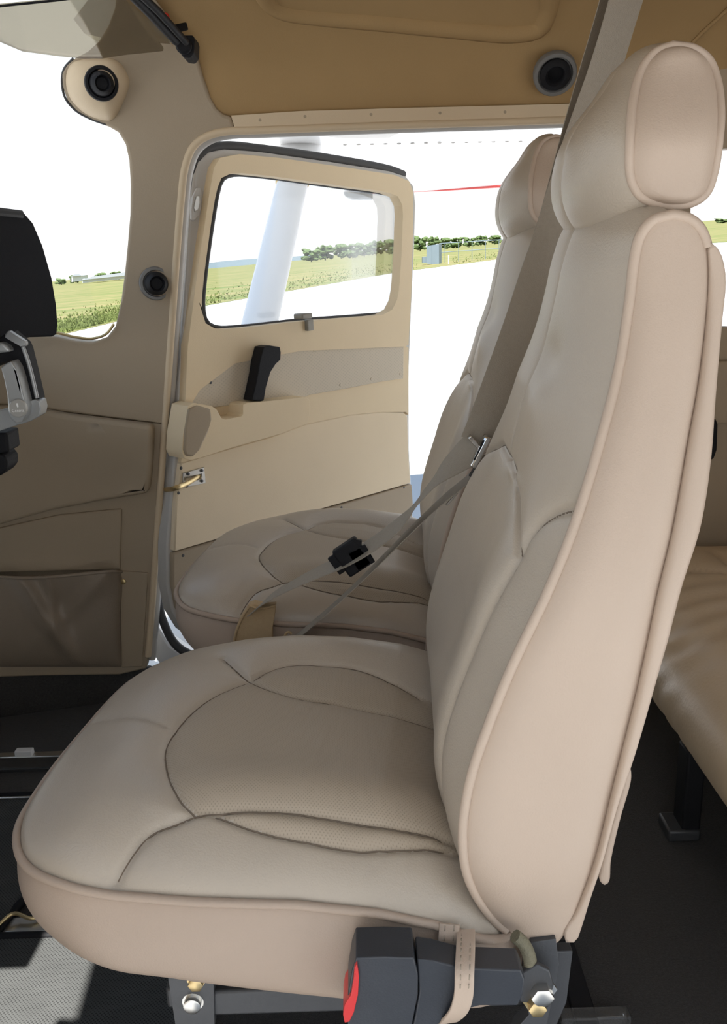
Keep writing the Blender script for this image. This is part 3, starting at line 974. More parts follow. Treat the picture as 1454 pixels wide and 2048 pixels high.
for i in range(nring - 1):
    for j in range(NT):
        a = 1 + i * NT + j
        b2 = 1 + i * NT + (j + 1) % NT
        Fc.append((a, a + NT, b2 + NT, b2))
        mi.append(1 if perf[i, j] else 0)
def on_cushion(line):
    out = []
    for x, y in line:
        d2 = (GX - x) ** 2 + (GY - y) ** 2
        ix = np.argpartition(d2.ravel(), 6)[:6]
        wt = 1 / (d2.ravel()[ix] + 1e-7)
        out.append((x, y, float(np.sum(wt * GZ.ravel()[ix]) / wt.sum())))
    out = np.array(out)
    k3 = np.array([.25, .5, .25])
    for _ in range(3):
        out[1:-1] = k3[0] * out[:-2] + k3[1] * out[1:-1] + k3[2] * out[2:]
    return out
for l in CSX[:5]:
    rad = np.array([inside(np.array([[q[0]]]), np.array([[q[1]]]), OUT)[0, 0] for q in l])
    l = l[rad]
    tube('cushion_seam', on_cushion(spline(l, 90)), .0009, SEAMD, seat, k=6)
cush_top = obj('seat_cushion', V, Fc, LEATHER, seat, mats=[LEATHER, PERF], midx=mi)
recalc(cush_top)
# skirt below the piping
bottom_px = [(30, 1790, .70), (90, 1905, .68), (160, 1930, .67), (350, 1962, .66), (600, 1995, .66), (760, 2012, .66), (1000, 2030, .66)]
bt = sorted([(P(a, b2, y)[0], P(a, b2, y)[2] - .012) for a, b2, y in bottom_px[1:]] + [(-.36, .352), (.3, .26)])
def zb(x, y=.68):
    return np.interp(x - SHC * (np.asarray(y) - .68), [q[0] for q in bt], [q[1] for q in bt])
rows = []
zt_ = zp(OUT[:, 0], OUT[:, 1])
cen2 = np.array([CX, CY])
for q in np.linspace(0, 1, 18):
    zz = zt_ + (zb(OUT[:, 0], OUT[:, 1]) - zt_) * min(1, q * 1.08)
    pf = .010 * math.sin(min(1, q * 1.1) * math.pi) - .030 * sm(.72, 1., q)
    dirv = (OUT - cen2)
    dirv /= np.linalg.norm(dirv, axis=1)[:, None]
    tuck = np.array([pf * (1 if True else 1)] * NT)
    front = sm(-.22, -.34, OUT[:, 0] - SHC * (OUT[:, 1] - .68))
    tuck = tuck - front * .035 * q ** 2.6
    xy = OUT + dirv * tuck[:, None]
    rows.append(np.column_stack([xy, zz]))
V = list(np.concatenate(rows))
nr_ = len(rows)
Fc = [(i * NT + j, i * NT + (j + 1) % NT, (i + 1) * NT + (j + 1) % NT, (i + 1) * NT + j) for i in range(nr_ - 1) for j in range(NT)]
V.append((CX, CY, .30))
Fc += [((nr_ - 1) * NT + j, (nr_ - 1) * NT + (j + 1) % NT, len(V) - 1) for j in range(NT)]
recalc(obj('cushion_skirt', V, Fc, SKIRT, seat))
pp = np.column_stack([OUT + (OUT - cen2) / np.linalg.norm(OUT - cen2, axis=1)[:, None] * .003, zt_])
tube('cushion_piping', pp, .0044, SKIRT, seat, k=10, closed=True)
# stitching along the middle front seam
# ---- backrest
def YN(x, z):
    return SY0 + .088 * sm(.66, 1.0, z) + .02 * sm(.48, .34, z)
def YF(x, z):
    return 1.82 - YN(x, z)
FRONT = [(1075, 1890), (1040, 1876), (1000, 1850), (962, 1805), (934, 1745), (926, 1665), (941, 1560), (985, 1430), (1040, 1300), (1098, 1180), (1150, 1050), (1205, 870), (1240, 730), (1260, 600), (1269, 520), (1281, 472), (1305, 442), (1345, 430)]
REAR = [(1075, 1890), (1110, 1888), (1140, 1850), (1170, 1780), (1220, 1600), (1270, 1400), (1312, 1200), (1347, 1050), (1373, 900), (1398, 760), (1413, 640), (1418, 560), (1415, 500), (1400, 458), (1377, 438), (1345, 430)]
fx, rx = px_list(FRONT, YN), px_list(REAR, YN)
def back_bulge(X, Zz, u, isf):
    e = np.clip(1 - np.abs(2 * u - 1) ** 2.5, 0, 1) ** .85
    up_ = np.interp(Zz, [.34, .42, .54, .62, .72, .83, .95, 1.02], [.012, .020, .020, .021, .029, .038, .033, .022])
    A = .015 * sm(.80, .66, Zz) * sm(.40, .54, Zz)
    bol = np.exp(-((u - .17) / .10) ** 2) + np.exp(-((u - .83) / .10) ** 2)
    cen_ = -.007 * np.exp(-((u - .5) / .20) ** 2) * sm(.74, .62, Zz) + .006 * np.exp(-((u - .5) / .2) ** 2) * sm(.66, .5, Zz)
    return isf * e * (up_ + A * bol + cen_) + (1 - isf) * .004 * e
BS = [
    [(1158, 1014), (1130, 1016), (1100, 1022), (1072, 1042), (1046, 1074), (1029, 1105), (1000, 1160), (972, 1222), (945, 1285), (920, 1345)],
    [(1004, 932), (1012, 926), (1020, 938), (1025, 975), (1026, 1040), (1028, 1105)],
]
BSI = {}
def back_seams(S, n, UU):
    H = np.cumsum(np.concatenate([[0], np.linalg.norm(np.diff(S[:n, 0], axis=0), axis=1)]))
    wdt = .46
    lines = []
    for s in BS:
        ij = [uv_find(S, n, *q, lo=12) for q in s]
        pts = [(H[i], UU[0, j] * wdt) for i, j in ij]
        lines.append(pts)
    # the seam runs on down the valley beside the bolster to the bottom
    lines[0] = lines[0][:7]
    h0, u0 = lines[0][-1]
    lines[0] += [(h0 * .75, .155 * wdt), (h0 * .4, .165 * wdt), (0.0, .17 * wdt)]
    lines[1] = [(a, min(b2, .485 * wdt)) for a, b2 in lines[1]]
    lines[1][0] = (lines[1][1][0], .5 * wdt)
    print('apex u', [round(q[1] / wdt, 3) for q in lines[1]], [round(q[1] / wdt, 3) for q in lines[0]])
    L = []
    for pts in lines:
        sp = spline(pts, 70)
        L.append(sp)
        mm = sp.copy()
        mm[:, 1] = wdt - mm[:, 1]
        L.append(mm)
    BSI['apex'] = lines[1][0]
    BSI['L'] = [l / np.array([1.0, wdt]) for l in L]
    BSI['H'] = H
    BSI['C'] = np.array([(a, .5) for a in np.linspace(lines[1][0][0], H[-1], 80)])
    A = np.zeros(UU.shape)
    A[:n] = H[:, None]
    A[n:] = 99
    B2 = UU * wdt
    d0 = seam_h(A, B2, L, .0040, .0036, .006, .013)
    cst = [(lines[1][0][0], .5 * wdt), (H[-1] + .01, .5 * wdt)]
    d0 += seam_h(A, B2, [cst], .0020, .0030, .003, .014)
    # two soft wrinkles at the lumbar
    d0 += .005 * np.exp(-((A - lines[0][3][0] - .01) / .006) ** 2 - ((B2 - .16) / .03) ** 2)
    d0 += .006 * np.exp(-((A - lines[0][0][0] - .05) / .03) ** 2 - ((B2 - .14) / .04) ** 2)
    d0 -= .006 * np.exp(-((A - lines[0][0][0] - .10) / .03) ** 2 - ((B2 - .17) / .05) ** 2)
    e = np.clip(np.minimum(UU, 1 - UU) / .03, 0, 1)
    return d0 * e
ub = np.concatenate([np.linspace(0, .06, 10)[:-1], np.linspace(.06, .94, 150), np.linspace(.94, 1, 10)[1:]])
bk, SB, _, nb = loaf('backrest', fx, rx, YN, YF, back_bulge, LEATHER, seat, n=280, puff=.014, cap_mat=VINYL, seams=back_seams, ue=ub, capk=16, shear=SHR)
def on_back(line):
    out = []
    for h, u_ in line:
        i_ = float(np.interp(h, BSI['H'], np.arange(nb)))
        j_ = float(np.interp(u_, ub, np.arange(len(ub))))
        i1, j1 = min(int(i_), nb - 2), min(int(j_), len(ub) - 2)
        a, b2 = i_ - i1, j_ - j1
        out.append(SB[i1, j1] * (1 - a) * (1 - b2) + SB[i1 + 1, j1] * a * (1 - b2) + SB[i1, j1 + 1] * (1 - a) * b2 + SB[i1 + 1, j1 + 1] * a * b2)
    return np.array(out)
for l in BSI['L']:
    tube('backrest_seam', on_back(spline(l, 110)), .0009, SEAMD, seat, k=6)
tube('backrest_seam', on_back(BSI['C']), .0008, SEAMD, seat, k=6)
def side_piping(name, S, n, parent, r, cut=None, mat_=VINYL, both=True):
    for e in ((0, -1) if both else (0,)):
        loop = np.concatenate([S[:n, e], S[n:, e]])
        if cut:
            loop = loop[cut[0]:cut[1]]
        tube(name, loop, r, mat_, parent, k=10, closed=cut is None)
side_piping('backrest_piping', SB, nb, seat, .0047, cut=(14, 297))
# ---- rear shell of the backrest
SO = [(1132, 1885), (1150, 1884), (1163, 1855), (1192, 1760), (1232, 1620), (1273, 1500), (1322, 1330), (1362, 1180), (1402, 1050), (1422, 920), (1431, 800), (1445, 640), (1452, 560), (1445, 515), (1432, 492), (1421, 484)]
SI = [(1132, 1885), (1130, 1862), (1150, 1830), (1174, 1770), (1222, 1600), (1272, 1400), (1315, 1200), (1350, 1050), (1376, 900), (1400, 760), (1414, 640), (1419, 560), (1419, 510), (1418, 492), (1421, 484)]
sox, six = px_list(SO, lambda x, z: YN(x, z) - .004), px_list(SI, lambda x, z: YN(x, z) - .004)
loaf('back_shell', six, sox, lambda x, z: YN(x, z) - .004, lambda x, z: YF(x, z) + .004, lambda X, Zz, u, f: .004 * np.clip(1 - np.abs(2 * u - 1) ** 6, 0, 1) ** .5 * (1 - f) + 0 * Zz, VINYL, seat, n=90, m=25, puff=.005, capk=6, shear=SHR)
# ---- flap of the seat-back pocket hanging behind the shell
FO = [(1200, 1762), (1208, 1770), (1217, 1765), (1222, 1720), (1240, 1640), (1262, 1560), (1262, 1540)]
FI = [(1200, 1762), (1198, 1750), (1210, 1690), (1228, 1620), (1246, 1560), (1258, 1540), (1262, 1540)]
yk = lambda x, z: 0 * np.asarray(z) + .74
loaf('pocket_flap', px_list(FI, yk), px_list(FO, yk), yk, lambda x, z: yk(x, z) + .34, lambda X, Zz, u, f: 0 * X * u, VINYL, seat, n=40, m=9, puff=.003, capk=4, shear=SHR)
# ---- headrest
def HN(x, z):
    return .775 + .035 * sm(1.05, 1.135, z)
def HF(x, z):
    return 1.045 - .085 * sm(1.04, 1.135, z)
HFR = [(1345, 411), (1310, 405), (1280, 390), (1264, 362), (1259, 320), (1262, 250), (1270, 185), (1287, 135), (1312, 105), (1345, 92)]
HRE = [(1345, 411), (1385, 404), (1412, 385), (1427, 345), (1437, 280), (1440, 220), (1434, 165), (1418, 122), (1388, 99), (1345, 92)]
hfx, hrx = px_list(HFR, HN), px_list(HRE, HN)
def head_bulge(X, Zz, u, isf):
    e = np.clip(1 - np.abs(2 * u - 1) ** 2.8, 0, 1) ** .75
    low = sm(1.07, 1.015, Zz)
    return e * (isf * (.012 + .021 * sm(1.12, 1.06, Zz) + .006 * low) + (1 - isf) * .007)
def head_seams(S, n, UU):
    H = np.zeros(UU.shape)
    ctr = [(-.5, .135), (.5, .135)]
    A = np.zeros(UU.shape)
    A[n:] = 9
    d = seam_h(A, UU * .27, [ctr], .0022, .0026, .003, .014)
    d[n:] = 0
    return d
uh = np.concatenate([np.linspace(0, .08, 10)[:-1], np.linspace(.08, .92, 81), np.linspace(.92, 1, 10)[1:]])
hd, SH, _, nh = loaf('headrest', hfx, hrx, HN, HF, head_bulge, LEATHER, seat, n=90, puff=.013, cap_mat=VINYL, seams=head_seams, ue=uh, capk=14, shear=SHR)
tube('headrest_seam', SH[4:nh - 2, int(np.argmin(np.abs(uh - .5)))], .0010, SEAMD, seat, k=6)
side_piping('headrest_piping', SH, nh, seat, .0042)
for yy in (.85, .97):
    a = P(1335, 440, .775)
    V, Fc = cyl_vf((a[0] + .01, yy, .93), (a[0] + .01, yy, 1.05), .007, k=14)
    recalc(obj('headrest_post', V, Fc, CHROME, seat, angle=40))
# stitched thread rows (raised dashes) beside the centre seams
def stitches(name, path, nrm_off, parent, L=.0045, gap=.004, r=.0007):
    p = np.asarray(path)
    s = np.concatenate([[0], np.cumsum(np.linalg.norm(np.diff(p, axis=0), axis=1))])
    V, Fc = [], []
    q = 0
    while q + L < s[-1]:
        a = np.array([np.interp(q, s, p[:, k]) for k in range(3)]) + nrm_off
        b2 = np.array([np.interp(q + L, s, p[:, k]) for k in range(3)]) + nrm_off
        v, f = tube_vf([a, b2], r, 5)
        Fc += [tuple(i + len(V) for i in ff) for ff in f]
        V += v
        q += L + gap
    o = obj(name, V, Fc, SEAM, parent)
    o['kind'] = 'stuff'
    return o
jm = np.argmin(np.abs(ub - .5))
H_ = np.cumsum(np.concatenate([[0], np.linalg.norm(np.diff(SB[:nb, 0], axis=0), axis=1)]))
i0 = int(np.searchsorted(H_, BSI['apex'][0])) + 2
rowp = proj(SB[i0:nb, jm])
# ---- frame, legs and hardware under the cushion
boxo('seat_frame', (-.01, .70, .275), (.36, .022, .03), DKMET, seat, bev=.003)
boxo('seat_frame', (-.01, 1.12, .275), (.36, .022, .03), DKMET, seat, bev=.003)
boxo('seat_frame', (-.20, .91, .262), (.03, .40, .025), DKMET, seat, bev=.003)
boxo('seat_frame', (.16, .91, .262), (.03, .40, .025), DKMET, seat, bev=.003)
def leg(x0, y, xt, lean, lab=None):
    prof = [(xt - .022, .315), (xt + .022, .315), (xt + .018, .25), (xt + .002 + lean * .5, .20), (x0 + .026, .06), (x0 + .024, .03), (x0 - .030, .03), (x0 - .030, .06), (xt - .022 + lean * .3, .20), (xt - .020, .25)]
    hole = []
    cxh, czh = (xt + x0) / 2 - .006 + lean * .2, .165
    for k in range(14):
        hole.append(np.array([cxh + .011 * math.cos(-2 * math.pi * k / 14), y, czh + .011 * math.sin(-2 * math.pi * k / 14)]))
    return plate('leg', [np.array([a, y, b2]) for a, b2 in prof], (0, .012, 0), DKMET, seat, holes=[hole], bev=.0015, seg=2)
lgx = P(385, 1960, .69)[0]
leg(lgx - .05, .685, lgx, -.03)
leg(lgx - .05, 1.115, lgx, -.03)
leg(.20, .70, .17, 0)
leg(.20, 1.11, .17, 0)
for (a, b2, rr_, mt) in ((392, 1966, .0075, BRASS), (385, 2008, .0085, STEEL)):
    c = P(a, b2, .683)
    lathe('bolt', c + np.array([0, .004, 0]), (0, -1, 0), [(0, rr_ * 1.25), (.002, rr_ * 1.25), (.0021, rr_), (.008, rr_), (.0088, rr_ * .8)], mt, seat, k=6 if mt is BRASS else 16)
# recline bracket at the rear corner with its two bolts and braided cable
Yb = .668
br = [P(a, b2, Yb) for a, b2 in ((1062, 1885), (1112, 1878), (1118, 1930), (1108, 1985), (1098, 2030), (1085, 2110), (1020, 2110), (1030, 2060), (1058, 2030), (1050, 1990), (1052, 1945))]
plate('recline_bracket', br, (0, .014, 0), DKMET, seat, bev=.002, seg=2)
tab = [P(a, b2, .648) for a, b2 in ((1040, 1948), (1075, 1930), (1100, 1942), (1108, 1970), (1100, 1998), (1078, 2010), (1040, 2005))]
plate('belt_anchor', tab, (0, .006, 0), DKMET, seat, bev=.0015, seg=2)
for (a, b2, rr_, mt) in ((1083, 1986, .0105, STEEL), (1073, 2009, .0085, BRASS)):
    c = P(a, b2, .646)
    lathe('bolt', c + np.array([0, .006, 0]), (0, -1, 0), [(0, rr_ * 1.45), (.003, rr_ * 1.45), (.0031, rr_), (.013, rr_), (.014, rr_ * .8)], mt, seat, k=6)
cb = spline([P(a, b2, .655) for a, b2 in ((1030, 1872), (1045, 1885), (1056, 1905), (1061, 1930), (1056, 1952), (1046, 1968))], 24)
tube('release_cable', cb, .0062, CABLE, seat, k=12)
# leather loops that carry the buckle
def loop_strap(pts, wpx):
    path = spline([P(*q) for q in pts], 40)
    return ribbon('strap_loop', path, np.tile([1.0, 0, .15], (40, 1)), wpx, .0032, VINYL, seat)
loop_strap([(899, 1848, .655), (897, 1880, .650), (890, 1920, .655), (886, 1950, .668)], .0185)
loop_strap([(932, 1862, .652), (931, 1900, .624), (929, 1945, .604), (927, 1990, .602), (918, 2020, .603), (900, 2040, .612), (885, 2044, .640)], .0165)
def bead(pts, n=70):
    return spline([P(*q) for q in pts], n)
for dx in (-9, 9):
    stitches('stitching', bead([(899 + dx, 1850, .652), (897 + dx, 1880, .647), (891 + dx, 1915, .652)]), np.array([0, -.001, 0]), seat, r=.0006)
    stitches('stitching', bead([(932 + dx, 1866, .648), (931 + dx, 1900, .6205), (930 + dx, 1945, .6005), (928 + dx * .9, 1985, .5985)]), np.array([0, -.001, 0]), seat, r=.0006)
# the far seat: same make, a little further aft
seat2 = copy_tree(seat)
seat2.location = (seat.location[0] + .035, seat.location[1] + .61, seat.location[2])
seat2['label'] = 'far cream leather passenger seat between the open door and the pilot seat'

# ================================================================ belt buckle of the near seat
bb = thing('belt_buckle', P(840, 1980, .63), 'black seat belt buckle with red release button hanging beside near cushion', 'buckle')
body = [P(a, b2, .606) for a, b2 in ((712, 1916), (770, 1914), (828, 1916), (836, 1950), (836, 1990), (828, 2030), (820, 2072), (760, 2080), (700, 2076), (694, 2040), (696, 1990), (704, 1940))]
bo = plate('buckle_housing', body, (0, .036, 0), BLUEBLK, bb, bev=.006, seg=4)
neck = [P(a, b2, .611) for a, b2 in ((834, 1918), (870, 1922), (915, 1934), (960, 1938), (1042, 1941), (1050, 1960), (1046, 1990), (1036, 2012), (960, 2012), (915, 2024), (880, 2046), (858, 2075), (820, 2072), (830, 2030), (838, 1985))]
plate('buckle_sleeve', neck, (0, .026, 0), BLUEBLK, bb, bev=.0045, seg=4)
btn = [P(a, b2, .6025) for a, b2 in ((714, 1928), (718, 1955), (716, 1990), (708, 2025), (699, 2044), (689, 2046), (686, 2030), (690, 2008), (702, 1990), (707, 1960), (709, 1935))]
plate('release_button', btn, (0, .034, 0), REDBTN, bb, bev=.003, seg=3)
# ================================================================ shoulder belt between the seats
sbt = thing('seat_belt', P(560, 1270, 1.24), 'grey shoulder and lap belt stretched from ceiling to far seat', 'seat belt')
def strap(name, pts, ws, width, th=.0016, n=90, m_=WEB):
    path = spline([P(*q) for q in pts], n)
    wv = spline([list(np.array(v, float)) for v in ws], n)
    return ribbon(name, path, wv, width, th, m_, sbt)
IMG = lambda a, b2, c=0.: RT * a + UP * b2 + FW * c
strap('shoulder_strap', [(1292, -190, 1.20), (1268, -60, 1.21), (1246, 20, 1.21), (1207, 150, 1.22), (1166, 270, 1.22), (1118, 420, 1.21), (1082, 530, 1.21), (1047, 640, 1.20), (1012, 740, 1.19), (981, 826, 1.18), (957, 886, 1.175)],
      [IMG(1, .3, .5), IMG(1, .35, .35), IMG(1, .45, .2), IMG(1, .45, .1), IMG(1, .45, .0)], .052)
strap('shoulder_strap', [(1250, -190, 1.235), (1222, -20, 1.24), (1178, 140, 1.245), (1140, 280, 1.24), (1100, 440, 1.235), (1070, 580, 1.225), (1036, 720, 1.21), (1003, 810, 1.20), (972, 892, 1.185)],
      [IMG(.8, .3, .9), IMG(.9, .4, .7), IMG(1, .45, .4), IMG(1, .5, .5)], .042, m_=WEB)
strap('lap_strap', [(955, 892, 1.172), (920, 918, 1.17), (880, 952, 1.17), (846, 990, 1.175), (812, 1034, 1.18), (765, 1075, 1.18), (705, 1113, 1.185), (650, 1138, 1.20), (580, 1172, 1.22), (535, 1198, 1.235), (508, 1222, 1.245)],
      [IMG(.6, .8, 0), IMG(.6, .8, .05), IMG(.55, .8, .3), IMG(.2, .5, 1), IMG(.05, .22, 1), IMG(.1, .25, 1), IMG(.1, .2, 1), IMG(.25, .2, 1)], .045)
strap('lap_strap', [(962, 935, 1.175), (930, 964, 1.175), (890, 996, 1.18), (830, 1052, 1.185), (760, 1122, 1.195), (690, 1190, 1.21), (625, 1248, 1.225), (582, 1284, 1.235), (560, 1300, 1.24)],
      [IMG(.3, .5, .9), IMG(.12, .25, 1), IMG(.1, .2, 1), IMG(.12, .2, 1), IMG(.3, .4, 1)], .045)
strap('lap_strap', [(838, 1372, 1.20), (862, 1355, 1.19), (890, 1338, 1.18)], [IMG(.4, 1, 0), IMG(.4, 1, 0)], .03, n=12)
# chrome buckle joining the straps
def bar(name, p0, p1, w_, t_, m_, parent, bev=.0012):
    p0, p1 = np.asarray(p0), np.asarray(p1)
    ax = Vector(p1 - p0)
    L = ax.length
    r = ax.to_track_quat('X', 'Y').to_matrix()
    return boxo(name, (p0 + p1) / 2, (L, w_, t_), m_, parent, rot=r, bev=bev)
tongue = bar('buckle_tongue', P(938, 872, 1.163), P(968, 906, 1.163), .006, .014, CHROME, sbt)
bk_ = bar('lap_buckle', P(976, 872, 1.162), P(944, 934, 1.162), .010, .020, CHROME, sbt, .003)
bar('buckle_slot', P(968, 880, 1.1545), P(948, 920, 1.1545), .002, .005, BLACK, bk_, .0004)
bar('buckle_hook', P(950, 936, 1.165), P(940, 952, 1.168), .004, .006, DKMET, sbt)
bar('keeper', P(893, 1010, 1.178), P(915, 985, 1.178), .003, .004, STEEL, sbt, .0006)
bar('keeper', P(948, 955, 1.172), P(938, 975, 1.172), .003, .004, DKMET, sbt, .0006)
# black length adjuster
adj = bar('length_adjuster', P(682, 1128, 1.178), P(728, 1098, 1.178), .046, .016, BLACK, sbt, .003)
bar('adjuster_tab', P(667, 1133, 1.180), P(690, 1118, 1.180), .030, .007, BLACK, adj, .0015)
bar('adjuster_lip', P(706, 1124, 1.172), P(740, 1106, 1.172), .030, .004, BLACK, adj, .001)
bar('adjuster_bar', P(700, 1098, 1.174), P(722, 1100, 1.174), .030, .007, BLACK, adj, .0015)
# fabric sleeve the belt comes out of
slo = [(497, 1212), (508, 1208), (530, 1214), (551, 1212), (549, 1232), (544, 1262), (545, 1310), (500, 1330), (462, 1310), (466, 1280), (478, 1240)]
sv = plate('belt_sleeve', [P(a, b2, 1.238) for a, b2 in slo], (0, .018, 0), WEBL, sbt, bev=.004, seg=3)
tube('sleeve_hem', spline([P(a, b2, 1.236) for a, b2 in ((498, 1211), (515, 1216), (535, 1215), (551, 1211))], 20), .0022, WEBL, sv, k=8)
tube('sleeve_hem', spline([P(a, b2, 1.237) for a, b2 in ((499, 1212), (486, 1232), (473, 1262), (465, 1300))], 20), .0022, WEBL, sv, k=8)
th_ = np.linspace(.1, 5.6, 26)
tube('strap_ring', [P(577 + 7 * math.cos(q), 1274 + 10 * math.sin(q), 1.232) for q in th_], .0022, WEBL, sbt, k=8)

# ================================================================ rear bench
bn = thing('rear_bench', (.80, 1.2, 0), 'tan leather rear bench seat behind the front seats', 'bench')
def bench_seams(S, n, UU):
    d = seam_h(S[..., 0], S[..., 1], [[(.50, 1.62), (.62, 1.60), (.72, 1.56), (1.1, 1.55)], [(.52, 1.02), (.60, 1.06), (1.1, 1.06)], [(.72, 1.7), (.72, .7)]], .004, .004, .010, .025)
    wr_ = .003 * np.sin(S[..., 1] * 95 + 5 * np.sin(S[..., 2] * 22)) * np.exp(-((S[..., 1] - 1.45) / .16) ** 2) * sm(.75, .58, S[..., 0])
    return d + wr_
bf = [(.60, .17), (.555, .175), (.522, .20), (.508, .25), (.522, .305), (.565, .345), (.64, .362), (.80, .360), (1.02, .345)]
br_ = [(.60, .17), (.80, .165), (1.0, .165), (1.06, .20), (1.08, .27), (1.06, .33), (1.02, .345)]
loaf('bench_cushion', bf, br_, lambda x, z: 0 * np.asarray(z) + .64, lambda x, z: 1.745 - .11 * sm(.70, .51, x),
     lambda X, Zz, u, f: .012 * np.clip(1 - np.abs(2 * u - 1) ** 8, 0, 1) ** .5 * f + 0 * Zz, BENCHL, bn, n=70, m=121, puff=.012, seams=bench_seams, ue=np.linspace(0, 1, 121))
f2 = [(1.06, .34), (1.03, .37), (1.05, .6), (1.12, .85), (1.17, .93), (1.20, .94)]
r2 = [(1.06, .34), (1.16, .36), (1.20, .6), (1.26, .88), (1.24, .93), (1.20, .94)]
loaf('bench_back', f2, r2, lambda x, z: 0 * np.asarray(z) + .64, lambda x, z: 0 * np.asarray(z) + 1.75, lambda X, Zz, u, f: .015 * np.clip(1 - np.abs(2 * u - 1) ** 8, 0, 1) ** .5 * f + 0 * Zz, BENCHL, bn, n=50, m=31, puff=.02)
lf = PZ(1358, 1655, 0.01)
for (lx, ly) in ((lf[0], lf[1]), (lf[0], .80), (.98, lf[1]), (.98, .80)):
    bg_ = boxo('bench_leg', (lx + .012, ly, .085), (.032, .045, .17), BLACK, bn, bev=.004)
    boxo('leg_foot', (lx, ly, .012), (.055, .055, .022), DKMET, bg_, bev=.004)
pt = spline([(1448, 1600), (1432, 1640), (1428, 1690), (1436, 1740)], 20)

# ================================================================ sun visor
v0, v1, v2 = P(378, 92, 1.60), P(252, -18, 1.37), P(0, 85, 1.43)
vn = np.cross(v1 - v0, v2 - v0)
vn /= np.linalg.norm(vn)
if vn[1] > 0:
    vn = -vn
VZ = lambda a, b2, off=0.: PPl(a, b2, v0 + vn * off, vn)
vis = thing('sun_visor', v0, 'tinted translucent sun visor on a black swivel arm at the ceiling', 'sun visor')
pane = [(-150, 20), (0, 12), (110, 1), (236, -14), (258, -16), (345, 82), (340, 88), (318, 86), (327, 97), (326, 102), (300, 105), (250, 110), (205, 117), (160, 117), (120, 113), (45, 103), (0, 84), (-150, 40)]
plate('visor_pane', [VZ(*q) for q in pane], -vn * .003, TINT, vis)
tube('visor_edge', [VZ(a, b2, .001) for a, b2 in ((-150, 20), (0, 12), (110, 1), (236, -14))], .0016, BLACK, vis, k=6)
tube('visor_rail', [VZ(250, -24, .004), VZ(300, 26, .004), VZ(352, 82, .004)], .007, BLACK, vis, k=10)
tube('visor_arm', [VZ(268, -24, .008), VZ(318, 24, .008), VZ(372, 84, .008)], .0055, BLACK, vis, k=10)
hb = plate('hinge_bracket', [P(a, b2, 1.585) for a, b2 in ((362, 70), (386, 70), (389, 80), (388, 106), (380, 116), (366, 114), (356, 100), (356, 84))], (0, .05, 0), BLACK, vis, bev=.004, seg=3)
lathe('hinge_knob', P(368, 92, 1.582), (0, -1, 0), [(0, .013), (.006, .013), (.009, .010)], BLACK, hb, k=18)
bar('hinge_stub', P(348, 58, 1.60), P(372, 53, 1.62), .012, .010, BLACK, vis, .002)
lathe('red_cap', P(333, 37, 1.575), (0, -1, .1), [(0, .0062), (.008, .0062), (.011, .004)], REDBTN, vis, k=14)

# ================================================================ instrument panel and control yoke
XP = -.527
ip = thing('instrument_panel', (XP, 1.2, .7), 'black padded instrument panel end beside the windshield', 'dashboard')
far = [PX(a, b2, XP) for a, b2 in ((20, 421), (48, 424), (66, 445), (86, 492), (104, 556), (113, 610), (116, 650), (114, 668), (106, 673), (60, 674))]
far = [np.array(q) for q in far]
zt0, zb0 = far[0][2], far[-1][2]
out_ = far + [np.array([XP, .95, zb0 - .0]), np.array([XP, .66, zb0]), np.array([XP, .66, zt0])]
plate('panel_face', out_, (-.16, 0, 0), PANELB, ip, bev=.010, seg=4)
hood = [q + np.array([.012, 0, .004]) for q in (far[0], far[1])]
gl_ = [np.array([XP + .004, .66, zt0 + .002]), np.array([XP + .004, far[1][1] - .01, far[1][2] + .002]), np.array([XP - .26, far[1][1] - .01, far[1][2] - .02]), np.array([XP - .26, .66, zt0 - .02])]
plate('glare_shield', gl_, (0, 0, -.012), BLACK, ip, bev=.004, seg=3)
boxo('dash_shade_deck', (-.945, 1.19, .80), (.51, 1.14, .02), BLACK, ip, bev=.004)  # deck added to keep the sun off the far wall and footwell
yk_ = thing('control_yoke', P(40, 830, 1.30), 'silver and black control yoke below the instrument panel', 'yoke')
YY = 1.285
yp = lambda lst, Y=YY: [P(a, b2, Y) for a, b2 in lst]
plate('yoke_base', yp([(-60, 838), (0, 822), (30, 812), (68, 799), (79, 803), (82, 818), (79, 832), (62, 842), (30, 852), (0, 862), (-60, 880)]), (0, .030, 0), SILVER, yk_, bev=.006, seg=4)
plate('yoke_frame', yp([(-20, 690), (10, 668), (22, 664), (48, 686), (54, 700), (64, 740), (78, 800), (70, 804), (52, 806), (46, 770), (36, 735), (22, 722), (-20, 730)], YY + .01), (0, .028, 0), BLACK, yk_, bev=.005, seg=3)
tube('frame_edge', spline([P(a, b2, YY + .008) for a, b2 in ((46, 694), (54, 716), (64, 752), (74, 796))], 20), .0032, SILVER, yk_, k=8)
plate('trim_switch', yp([(10, 668), (16, 661), (51, 684), (52, 692), (44, 695), (8, 674)], YY - .004), (0, .012, 0), SILVER, yk_, bev=.002, seg=2)
plate('yoke_knuckle', yp([(-20, 690), (0, 684), (14, 692), (22, 704), (-20, 708)], YY - .006), (0, .02, 0), SILVER, yk_, bev=.004, seg=3)
plate('yoke_grip', yp([(1, 736), (10, 728), (22, 722), (31, 735), (40, 762), (48, 795), (53, 815), (51, 832), (43, 845), (32, 847), (22, 838), (16, 820), (14, 790), (8, 760)], YY - .022), (0, .03, 0), SILVER, yk_, bev=.006, seg=4)
bc = P(37.5, 816, YY - .022)
bdg = lathe('yoke_badge', bc, (0, -1, 0), [(0, .0135), (.003, .0135), (.0042, .0118), (.0042, .004)], BADGE, yk_, k=28)
tcv = bpy.data.curves.new('badge_text', 'FONT')
tcv.body = 'Cessna'
tcv.size = .0062
tcv.align_x = 'CENTER'
tcv.extrude = .0002
